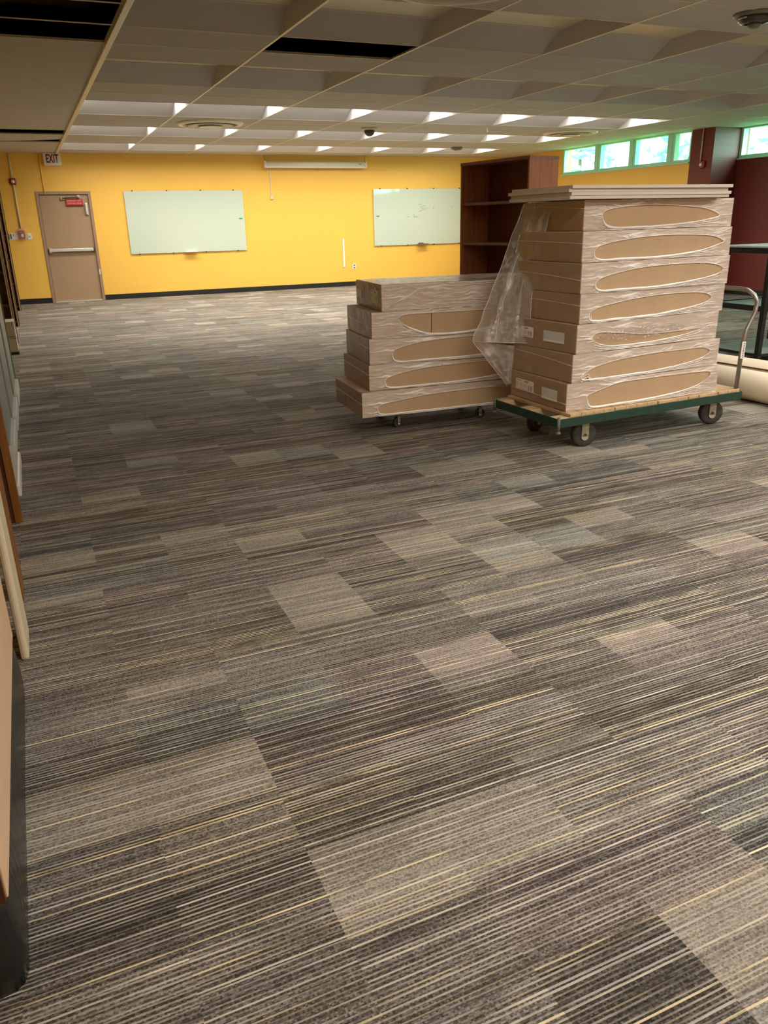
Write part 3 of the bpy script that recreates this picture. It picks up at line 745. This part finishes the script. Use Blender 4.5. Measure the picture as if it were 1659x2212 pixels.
def carton(name, x, y, ang, z, h, label, hole, seed, zline=(0.5, 0.45), labels=(), group='', seam=None, top=False, thick=1.0):
    t = thing(name, label, 'box', (x, y, z), math.radians(ang), group)
    c = MB().box(0, LB_, 0, WB_, 0.0015, h - 0.0015, 0.004).build('carton', 'card', t)
    if seam is not None:
        MB().box(seam * LB_, seam * LB_ + 0.004, -0.0012, 0.0, 0.002, h - 0.002).build('carton_seam', 'darkmetal', c)
    if hole: film_face(t, h, hole, seed=seed, thick=thick)
    film_end(t, h, zline, seed)
    for lb in labels: end_label(t, *lb)
    # film folded over the top front edge
    m = MB(); m.grid(lambda u, v: (u * LB_, -0.003 + v * (WB_ if top else 0.05), h - (0.0 if top else 0.0012) + (0.002 + 0.0018 * noise.noise(Vector((u * 8, v * 25, seed + 9)))) * (1 if top else 0.0)), 60, 24 if top else 3)
    m.build('top_film', 'film' if top else 'film_end', t)
    return t

# hole outlines in face units (u along the face, v up)
H = {
 'b7': [(.115, .42), (.15, .22), (.25, .15), (.45, .14), (.65, .20), (.80, .30), (.895, .42), (.80, .62), (.62, .74), (.42, .78), (.25, .72), (.13, .60)],
 'b6': [(.075, .30), (.12, .15), (.25, .10), (.50, .12), (.75, .24), (.90, .42), (.935, .50), (.85, .66), (.65, .76), (.45, .76), (.25, .66), (.10, .50)],
 'b5': [(.09, .30), (.13, .15), (.25, .10), (.50, .13), (.75, .25), (.91, .40), (.945, .55), (.85, .70), (.65, .78), (.45, .76), (.28, .66), (.12, .48)],
 'b4': [(.065, .25), (.11, .12), (.25, .09), (.50, .14), (.75, .28), (.87, .42), (.89, .56), (.80, .70), (.60, .76), (.40, .72), (.22, .60), (.08, .45)],
 'b3': [(.10, .46), (.15, .30), (.25, .20), (.45, .17), (.70, .25), (.88, .40), (.93, .50), (.85, .50), (.65, .42), (.45, .45), (.30, .55), (.14, .60)],
 'b2': [(.06, .24), (.11, .13), (.30, .11), (.55, .15), (.80, .30), (.92, .50), (.88, .66), (.70, .72), (.50, .72), (.30, .64), (.15, .50), (.07, .34)],
 'b1': [(.13, .35), (.16, .18), (.30, .12), (.55, .16), (.78, .30), (.91, .52), (.93, .72), (.80, .88), (.55, .90), (.33, .80), (.20, .62), (.13, .50)],
 's1': [(.095, .30), (.13, .14), (.30, .10), (.55, .12), (.80, .16), (.95, .22), (.97, .5), (.85, .68), (.62, .72), (.40, .68), (.22, .56), (.11, .46)],
 's2': [(.095, .30), (.13, .15), (.30, .10), (.55, .14), (.80, .28), (.93, .42), (.92, .60), (.80, .74), (.60, .78), (.38, .74), (.22, .62), (.11, .46)],
 's3': [(.135, .32), (.17, .16), (.32, .11), (.55, .14), (.80, .22), (.95, .30), (.97, .6), (.85, .80), (.62, .86), (.40, .80), (.25, .68), (.15, .52)],
 's4': [(.16, .62), (.22, .38), (.35, .12), (.55, .10), (.75, .28), (.92, .55), (.96, .8), (.85, .90), (.65, .92), (.42, .90), (.28, .84), (.18, .76)],
}
BIG = [(2.840, 3.780, 0.3), (2.867, 3.776, 2.5), (2.885, 3.776, 5.0), (2.910, 3.796, 4.1), (2.907, 3.799, 3.3), (2.928, 3.832, 3.2), (3.026, 3.965, 2.0)]
GB = 'seven film wrapped cartons stacked on the green cart'
LABB = ['bottom carton on green cart, with printed label and document pouch on its end',
        'second carton from bottom on green cart, plain end without labels',
        'third carton from bottom on green cart, shiny crumpled film and two end labels',
        'middle carton of the seven on green cart, fourth from bottom',
        'fifth carton from bottom on green cart, just above the middle one',
        'second carton from the top on green cart',
        'topmost carton on green cart, right under the white panels']
zl = [(0.35, 0.28), (0.80, 0.62), None, (0.72, 0.62), (0.62, 0.45), (0.68, 0.62), (0.85, 0.72)]
for i, (x, y, a) in enumerate(BIG):
    lab = ()
    if i == 0: lab = ((0.535, 0.335, 0.055, 0.125, 'print'), (0.245, 0.085, 0.045, 0.115, 'pouch'))
    if i == 2: lab = ((0.56, 0.39, 0.055, 0.12, 'print'), (0.29, 0.10, 0.05, 0.115, 'pouch'))
    carton('cardboard_box', x, y, a, 0.245 + i * HB, HB, LABB[i], H['b%d' % (i + 1)], i + 1, zl[i], lab, GB, thick=1.15 if i > 2 else 0.9)
# crumpled shiny patch on the third carton
a = math.radians(5.0)
cr = MB()
def crf(u, v):
    x = 0.11 + u * 0.80; zc = 0.075 + 0.02 * u; hh = 0.045 * (1 - abs(2 * u - 1) ** 4)
    z = zc + (v - 0.45) * hh * 1.6
    return (x, -0.010 - 0.007 * abs(noise.noise(Vector((x * 26, z * 45, 3)))) - 0.004 * noise.noise(Vector((x * 60, z * 90, 8))), z)
cr.grid(crf, 120, 14, smooth=False)
b3 = [o for o in bpy.data.objects if o.get('label') == LABB[2]][0]
cr.build('crumpled_film', 'film_end', b3)

SML = [(1.900, 4.724, -3.7), (1.972, 4.763, -5.0), (1.982, 4.770, -6.7), (1.997, 4.757, -6.2), (2.070, 4.753, -6.3)]
HS = 0.1695
GS = 'five film wrapped cartons stacked on the small dolly'
LABS = ['bottom carton on low dolly, sticking out furthest to the left',
        'second carton from bottom on low dolly',
        'middle carton of the five on low dolly',
        'fourth carton on low dolly, with a dark vertical seam on its front',
        'topmost carton on low dolly, with two labels on its end']
zs = [(0.62, 0.55), (0.70, 0.62), (0.72, 0.64), (0.55, 0.42), None]
for i, (x, y, a) in enumerate(SML):
    lab = ((0.56, 0.44, 0.055, 0.115, 'pouch'), (0.215, 0.06, 0.045, 0.13, 'print')) if i == 4 else ()
    hole = H['s%d' % (i + 1)] if i < 4 else None
    t = carton('cardboard_box', x, y, a, 0.12 + i * HS, HS, LABS[i], hole, i + 21, zs[i], lab, GS, seam=0.345 if i == 3 else None, top=(i == 4))
    if i == 4:
        m = MB()
        m.grid(lambda u, v: (u * LB_, -0.004 - 0.004 * abs(noise.noise(Vector((u * 9 + v * 4, v * 9, 2.2)))) - 0.0015 * noise.noise(Vector((u * 30, v * 30, 5))), v * HS), 110, 24)
        fo = m.build('stretch_film', 'film', t)
        s = MB()
        for q, (za, zb_, x0) in enumerate(((0.92, 1.0, .1), (0.85, 0.98, .14), (0.78, 0.93, .18), (0.35, 0.28, .25), (0.22, 0.14, .3), (0.05, 0.08, .1))):
            s.tube([(x0 + (LB_ - x0) * i2 / 12, -0.010, HS * (za + (zb_ - za) * math.sin(i2 / 12 * PI / 2)) + 0.002 * noise.noise(Vector((i2, q, 1)))) for i2 in range(13)], [0.0008 + 0.0022 * (i2 / 12) for i2 in range(13)], 5)
        for q in range(9):
            x1 = 0.04 + q * 0.018; s.tube([(x1, -0.008, 0.02 + q * 0.008), (x1 + 0.06, -0.011, 0.06 + q * 0.009), (x1 + 0.16, -0.010, 0.085 + q * 0.008)], [0.0006, 0.0018, 0.0007], 5)
        s.build('film_strands', 'film_bunch', fo)
        text_mesh('faint_print', 'B l r n m s', 0.020, 'exitred', t, Matrix.Translation((0.075, -0.0008, 0.135)) @ FACE_FRONT, 0.0003)
    elif i == 2:
        box1('tape_strip', 'tape', t, -0.0018, -0.0008, 0.06, 0.13, 0.004, HS - 0.004)

# white panels on top of the big stack
zp = 0.245 + 7 * HB + 0.003
offs = [(0.000, 0.000, 1.2), (0.008, -0.004, 1.0), (-0.004, 0.006, 1.3), (0.010, -0.008, 0.9)]
pn = ['lowest', 'second lowest', 'second highest', 'topmost']
for i, (dx, dy, a) in enumerate(offs):
    t = tag(MB().box(0, 1.22, 0, 0.61, 0, 0.0175, 0.001).build('gypsum_panel', 'panel', None, (2.862 + dx, 3.885 + dy, zp + i * 0.0185), math.radians(a)),
            'off white panel on the tall carton stack, %s of the four' % pn[i], 'panel', 'white panels lying on the tall carton stack')

# loose sheet of film hanging between the stacks
ls = thing('loose_film_sheet', 'clear plastic film hanging loose from the tall stack corner', 'plastic film', (2.86, 4.42, 0))
def hang(u, v):
    # v 0 top -> 1 hem ; u 0 left edge -> 1 right edge
    top_l, top_r = Vector((3.00, 4.56, 1.43)), Vector((3.03, 4.28, 1.425))
    bot_l, bot_r = Vector((2.61, 4.50, 0.595)), Vector((2.865, 4.22, 0.60))
    p = top_l.lerp(top_r, u).lerp(bot_l.lerp(bot_r, u), v ** 0.9)
    p.x -= 0.05 * math.sin(v * PI) * u
    amp = 0.018 * min(1, v * 1.6)
    p.y += amp * math.sin(u * 15 + v * 2.0) + 0.010 * noise.noise(Vector((u * 6, v * 9, 1)))
    p.x += amp * 0.6 * math.cos(u * 11 - v) + 0.012 * noise.noise(Vector((u * 7, v * 8, 7)))
    if v > 0.72 and u > 0.2: p.y += 0.010 * noise.noise(Vector((u * 9, v * 60, 3))); p.x += 0.006 * noise.noise(Vector((u * 9, v * 50, 4)))
    return p - Vector((2.86, 4.42, 0))
MB().grid(hang, 70, 110).build('hanging_sheet', 'film_loose', ls)
def tail(u, v):
    a = Vector((2.61, 4.50, 0.595)).lerp(Vector((2.84, 4.36, 0.57)), u)
    b = Vector((2.83, 4.42, 0.30)).lerp(Vector((2.835, 4.38, 0.32)), u)
    p = a.lerp(b, v)
    p.y += 0.012 * noise.noise(Vector((u * 5, v * 5, 11)))
    return p - Vector((2.86, 4.42, 0))
MB().grid(tail, 24, 30).build('folded_tail', 'film_loose', ls)
e = MB()
for uu in (0.0, 0.42, 1.0):
    e.tube([hang(uu, i / 40) for i in range(41)], 0.0016, 5)
e.tube([hang(i / 30, 1.0) for i in range(31)], 0.0016, 5)
e.tube([tail(0, i / 12) for i in range(13)], 0.0016, 5)
e.build('film_fold', 'film_bunch', ls)

# ------------------------------------------------------------------ casters
def caster(parent, x, y, zt, r, w, ang, wheelm='rubber', forkm='fork'):
    """zt = underside of the deck; wheel touches the floor"""
    c = bpy.data.objects.new('caster', None); COL.objects.link(c); c.parent = parent; c.location = (x, y, 0); c.rotation_euler = (0, 0, ang)
    M = Matrix.Translation((0, 0, r)) @ Matrix.Rotation(PI / 2, 4, 'X')
    wh = MB().lathe([(r * 0.55, -w / 2), (r * 0.88, -w / 2), (r * 0.97, -w * 0.40), (r, -w * 0.2), (r, w * 0.2), (r * 0.97, w * 0.40), (r * 0.88, w / 2), (r * 0.55, w / 2)], M, 36).build('wheel', wheelm, c)
    MB().lathe([(r * 0.18, -w * 0.56), (r * 0.30, -w * 0.52), (r * 0.60, -w * 0.42), (r * 0.62, -w * 0.30), (r * 0.62, w * 0.30), (r * 0.60, w * 0.42), (r * 0.30, w * 0.52), (r * 0.18, w * 0.56)], M, 24).build('hub', 'hub', c)
    f = MB()
    for s in (-1, 1):
        yy = s * (w / 2 + 0.006); k = 0.022 * r / 0.076
        f.box(-k, k, yy - 0.002, yy + 0.002, r - k * 0.6, zt - 0.012, 0.001)
        f.lathe([(k, -0.002), (k, 0.002)], Matrix.Translation((0, yy, r - k * 0.6)) @ Matrix.Rotation(PI / 2, 4, 'X'), 16)
    f.box(-0.03 * r / 0.076, 0.03 * r / 0.076, -w / 2 - 0.008, w / 2 + 0.008, zt - 0.014, zt - 0.008)
    f.lathe([(0.035 * r / 0.076, zt - 0.010), (0.035 * r / 0.076, zt)], None, 18)
    f.build('fork', forkm, c)
    MB().tube([(0, -w / 2 - 0.014, r), (0, w / 2 + 0.014, r)], 0.007 * r / 0.076, 8).build('axle_bolt', 'darkmetal', c)
    return c

# ------------------------------------------------------------------ green platform cart
ct = thing('platform_cart', 'green steel platform cart with wooden deck and pipe handle', 'cart', (2.738, 3.705, 0), math.radians(2.4))
CL, CW = 1.53, 0.67; ZT = 0.226; ZU = 0.172
def angle_bar(m, x0, x1, y0, y1): m.box(x0, x1, y0, y1, ZU, ZT, 0.002)
fm = MB()
angle_bar(fm, 0, CL, 0, 0.006); angle_bar(fm, 0, CL, CW - 0.006, CW); angle_bar(fm, 0, 0.006, 0.006, CW - 0.006); angle_bar(fm, CL - 0.006, CL, 0.006, CW - 0.006)
fm.box(0.006, CL - 0.006, 0.006, 0.05, ZU, ZU + 0.005).box(0.006, CL - 0.006, CW - 0.05, CW - 0.006, ZU, ZU + 0.005)
for xx in (0.25, 1.25): fm.box(xx, xx + 0.06, 0.05, CW - 0.05, ZU, ZU + 0.006)
fm.build('steel_frame', 'green', ct)
for (y0, y1) in ((0.012, 0.10), (0.30, 0.40), (0.59, 0.688)):
    box1('timber_bearer', 'beam', ct, 0.010, CL - 0.010, y0, y1, ZU + 0.007, ZT - 0.001, bev=0.002)
rs = random.Random(3)
xx = 0.095
while xx < CL - 0.012:
    w = 0.088 + rs.uniform(-0.004, 0.004); x1 = min(xx + w, CL - 0.010)
    box1('deck_board', 'slat', ct, xx, x1 - 0.004, 0.004 + rs.uniform(0, 0.010), CW - 0.004 - rs.uniform(0, 0.012), ZT, 0.2435, bev=0.0015)
    xx += w
for (yy) in (0.0, CW):
    MB().tube([(0.0, yy, ZT + 0.012), (0.0, yy, ZU - 0.02)], 0.010, 10).lathe([(0.006, ZU - 0.038), (0.014, ZU - 0.034), (0.017, ZU - 0.026), (0.010, ZU - 0.018)], Matrix.Translation((0, yy, 0)), 14).build('corner_post', 'postpaint', ct)
hp = []
def hpath(y, s): return [(CL - 0.03, y, ZU), (CL - 0.022, y, 0.55), (CL - 0.005, y, 0.63), (CL + 0.055, y, 0.74), (CL + 0.062, y, 0.80), (CL + 0.050, y + s * 0.02, 0.845), (CL + 0.03, y + s * 0.06, 0.875), (CL + 0.02, y + s * 0.10, 0.88)]
hpts = hpath(0.03, 1) + hpath(CW - 0.03, -1)[::-1]
MB().tube(hpts, 0.0145, 12).build('pipe_handle', 'pipe', ct)
hs = MB().box(CL - 0.046, CL - 0.012, 0.0135, 0.0150, 0.445, 0.555, 0.0).build('handle_sticker', 'white', ct)
sm = MB()
for q in range(9): sm.box(CL - 0.032, CL - 0.020, 0.0130, 0.0136, 0.452 + q * 0.011, 0.458 + q * 0.011)
sm.build('sticker_print', 'ink', hs)
caster(ct, 0.285, 0.110, ZU, 0.080, 0.05, math.radians(-16))
caster(ct, 1.385, 0.115, ZU, 0.080, 0.05, math.radians(-22))
caster(ct, 0.26, CW - 0.10, ZU, 0.080, 0.05, math.radians(25))
caster(ct, 1.385, CW - 0.10, ZU, 0.080, 0.05, math.radians(0))
tag(MB().box(2.905, 2.975, 4.03, 4.031, 0.02, 0.165).build('film_scrap', 'film_end', None), 'scrap of clear film hanging below the left end of green cart', 'plastic film')
# small dolly
dl = thing('furniture_dolly', 'low wooden dolly on small casters under the five cartons', 'dolly', (2.10, 4.80, 0), math.radians(-3.7))
box1('dolly_rail', 'beam', dl, 0, 0.80, 0.0, 0.07, 0.095, 0.118, bev=0.003)
box1('dolly_rail', 'beam', dl, 0, 0.80, 0.36, 0.43, 0.095, 0.118, bev=0.003)
box1('end_rail', 'tableblack', dl, 0.02, 0.12, 0.07, 0.36, 0.097, 0.116, bev=0.003)
box1('end_rail', 'tableblack', dl, 0.68, 0.78, 0.07, 0.36, 0.097, 0.116, bev=0.003)
for x_, y_, a_ in ((0.10, 0.035, 20), (0.74, 0.035, -15), (0.10, 0.395, 5), (0.74, 0.395, 40)):
    caster(dl, x_, y_, 0.095, 0.036, 0.024, math.radians(a_))

# ------------------------------------------------------------------ black table, right
tb = thing('utility_table', 'black framed three level table by the maroon wall', 'table', (6.04, 5.22, 0))
TW, TL_, TH = 0.90, 0.66, 1.06
for x_, y_ in ((0, 0), (TW - 0.045, 0), (0, TL_ - 0.045), (TW - 0.045, TL_ - 0.045)):
    box1('leg', 'tableblack', tb, x_, x_ + 0.045, y_, y_ + 0.045, 0.0, TH - 0.04, bev=0.003)
def rim(z0, z1, nm):
    m = MB()
    m.box(0, TW, -0.002, 0.030, z0, z1).box(0, TW, TL_ - 0.03, TL_ + 0.002, z0, z1).box(-0.002, 0.03, 0, TL_, z0, z1).box(TW - 0.03, TW + 0.002, 0, TL_, z0, z1)
    m.build(nm, 'tableblack', tb)
rim(TH - 0.055, TH - 0.008, 'top_rail'); rim(0.505, 0.555, 'middle_rail'); rim(0.10, 0.125, 'bottom_rail')
box1('table_top', 'tabletop', tb, -0.004, TW + 0.004, -0.004, TL_ + 0.004, TH - 0.008, TH + 0.006, bev=0.002)
box1('shelf', 'tableshelf', tb, 0.0, TW, 0.0, TL_, 0.535, 0.545)
box1('shelf', 'tableshelf', tb, 0.0, TW, 0.0, TL_, 0.118, 0.127)

# vinyl rolls
def roll(x0, y0, x1, y1, r, label, flap=False):
    d = Vector((x1 - x0, y1 - y0, 0)); L = d.length; ang = math.atan2(d.y, d.x)
    t = thing('vinyl_roll', label, 'roll', (x0, y0, 0), ang, 'cream flooring rolls on the floor')
    M = Matrix.Translation((0, 0, r)) @ Matrix.Rotation(PI / 2, 4, 'Y')
    MB().lathe([(r * 0.45, 0.0), (r, 0.0), (r, L * 0.5), (r, L), (r * 0.45, L)], M, 48).build('rolled_sheet', 'roll', t)
    MB().lathe([(r * 0.40, -0.003), (r * 0.449, -0.003), (r * 0.449, L + 0.003), (r * 0.40, L + 0.003)], M, 32).build('core_tube', 'card', t)
    if flap:
        # loose outer wrap ending in a brown edge
        m = MB()
        def fl(u, v):
            a = math.radians(35 + 75 * v)
            rr = r + 0.004 + 0.012 * (1 - v)
            return (u * L, math.cos(a) * rr * flap, r + math.sin(a) * rr)
        m.grid(fl, 20, 10)
        m.grid(lambda u, v: tuple(Vector(fl(u, v)) - Vector((0, 0.003 * flap, 0.005))), 20, 10)
        f = m.build('loose_flap', 'roll', t)
        MB().tube([fl(i / 20, 0) for i in range(21)], 0.006, 6).build('flap_edge', 'rolledge', f)
    return t
roll(4.985, 3.40, 4.88, 5.05, 0.112, 'front cream vinyl roll lying behind the green cart')
roll(5.34, 3.35, 5.17, 5.10, 0.122, 'rear cream vinyl roll with a loose brown edged flap', flap=1)

# ------------------------------------------------------------------ row of furniture along the left edge
dk = thing('display_counter', 'peach sided counter on a black base at lower left', 'counter', (-0.21, 1.255, 0))
box1('body', 'peach', dk, -0.62, 0.0, 0.012, 1.07, 0.215, 0.95, bev=0.002)
box1('end_panel', 'darkoak', dk, -0.62, -0.004, 0.0, 0.012, 0.215, 0.95)
bm_ = MB()
prof = [(-0.60, 0.02), (-0.05, 0.0), (-0.025, 0.004), (-0.008, 0.018), (-0.001, 0.045), (-0.003, 0.30), (-0.005, 0.60), (-0.003, 1.068), (-0.60, 1.068)]
def base_ring(z, k): return [(x + (k if x > -0.5 else 0), y, z) for x, y in prof]
rings = [[bm_.b.verts.new(p) for p in base_ring(z, k)] for z, k in ((0.0, 0.0), (0.05, 0.004), (0.12, 0.003), (0.18, -0.002), (0.213, -0.006))]
for A, B in zip(rings, rings[1:]):
    for i in range(len(A)): f = bm_.b.faces.new((A[i], A[(i + 1) % len(A)], B[(i + 1) % len(A)], B[i])); f.smooth = True
bm_.b.faces.new(rings[0][::-1]); bm_.b.faces.new(rings[-1])
bm_.build('plinth', 'gloss_black', dk)
tag(MB().box(-0.222, -0.196, 2.56, 2.78, 0, 1.25, 0.010).build('leaning_board', 'cream'), 'cream board with rounded edge standing at left edge', 'board')
tag(MB().box(-0.34, -0.236, 2.45, 2.50, 0.0, 1.1, 0.004).build('cardboard_sheet', 'peach'), 'tan sheet standing behind the cream board', 'board')
tag(MB().box(-0.238, -0.210, 3.05, 3.20, 0, 1.25, 0.003).build('wooden_board', 'oak'), 'narrow golden oak board standing between cream board and brown cabinet', 'board')
bc = thing('wooden_cabinet', 'orange brown wooden cabinet standing at the left edge', 'cabinet', (-0.215, 4.0, 0))
box1('body', 'oak', bc, -0.6, -0.012, 0.012, 0.30, 0, 1.15, bev=0.002)
box1('front_panel', 'oak', bc, -0.58, -0.05, 0.0, 0.012, 0.01, 1.14, bev=0.002)
box1('edge_strip', 'darkoak', bc, -0.05, -0.030, 0.003, 0.012, 0.0, 1.15)
box1('corner_stile', 'oak', bc, -0.030, 0.006, -0.004, 0.012, 0.0, 1.15, bev=0.002)
tag(MB().box(-0.36, -0.212, 4.42, 5.15, 0.0, 0.075, 0.012).build('floor_block', 'whitemetal'), 'low off white block on the floor behind brown cabinet', 'block')
for i, (y0, x1, hh) in enumerate(((5.2, -0.258, 1.0), (6.05, -0.250, 1.05), (6.95, -0.243, 1.1))):
    g = thing('metal_cabinet', ['grey metal cabinet, closest of the three at the left edge', 'grey metal cabinet, middle of the three at the left edge', 'grey metal cabinet, furthest of the three at left edge'][i], 'cabinet', (x1, y0, 0), 0, 'grey metal cabinets')
    box1('body', 'greymetal', g, -0.55, -0.004, 0.0, 0.78, 0.10, hh, bev=0.003)
    box1('base', 'whitemetal', g, -0.55, 0.02, 0.01, 0.79, 0.0, 0.10, bev=0.003)
    box1('door_edge', 'whitemetal', g, -0.10, -0.085, -0.006, 0.0, 0.12, hh - 0.02)
gg = thing('glass_sheet', 'upright glass sheet with a green edge at the left', 'glass sheet', (-0.245, 7.98, 0))
box1('sheet', 'greymetal', gg, -0.5, -0.012, 0.0, 0.02, 0.03, 1.25)
box1('polished_edge', 'greenedge', gg, -0.012, 0.0, 0.0, 0.02, 0.03, 1.25)
box1('foot', 'black', gg, -0.5, 0.006, 0.0, 0.05, 0.0, 0.03)
for i, z0 in enumerate((0.03, 0.205)):
    t = thing('storage_box', ['lower beige storage box of two at the left edge', 'upper beige storage box of two at the left edge'][i], 'box', (-0.225, 10.1, z0), 0, 'beige storage boxes')
    box1('body', 'storagebox', t, -0.40, 0.0, 0.0, 0.35, 0.0, 0.155, bev=0.006)
    box1('lid', 'storagebox', t, -0.403, 0.003, -0.003, 0.353, 0.155, 0.170, bev=0.004)
tag(MB().box(-0.62, -0.222, 10.1, 10.46, 0.0, 0.028).build('floor_mat', 'black'), 'thin black mat lying under the beige storage boxes', 'mat')
for i, (y0, x1, hh, lab) in enumerate(((11.2, -0.235, 2.1, 'dark brown bookcase at left, closest of the three'), (13.2, -0.215, 2.1, 'dark brown bookcase at left, middle of the three'), (15.9, -0.185, 2.15, 'dark brown bookcase at left, nearest the yellow wall'))):
    t = thing('bookcase', lab, 'bookcase', (x1, y0, 0), 0, 'dark bookcases along the left edge')
    box1('side_panel', 'darkoak', t, -0.025, 0.0, 0.004, 0.32, 0, hh)
    box1('side_panel', 'darkoak', t, -0.90, -0.875, 0.004, 0.32, 0, hh)
    box1('back_panel', 'darkoak', t, -0.875, -0.025, 0.30, 0.31, 0, hh)
    box1('edge_band', 'creamedge', t, -0.026, -0.008, 0.0, 0.004, 0, hh)
    for q in range(6): box1('shelf', 'darkoak', t, -0.875, -0.025, 0.01, 0.30, 0.06 + q * 0.40, 0.085 + q * 0.40)
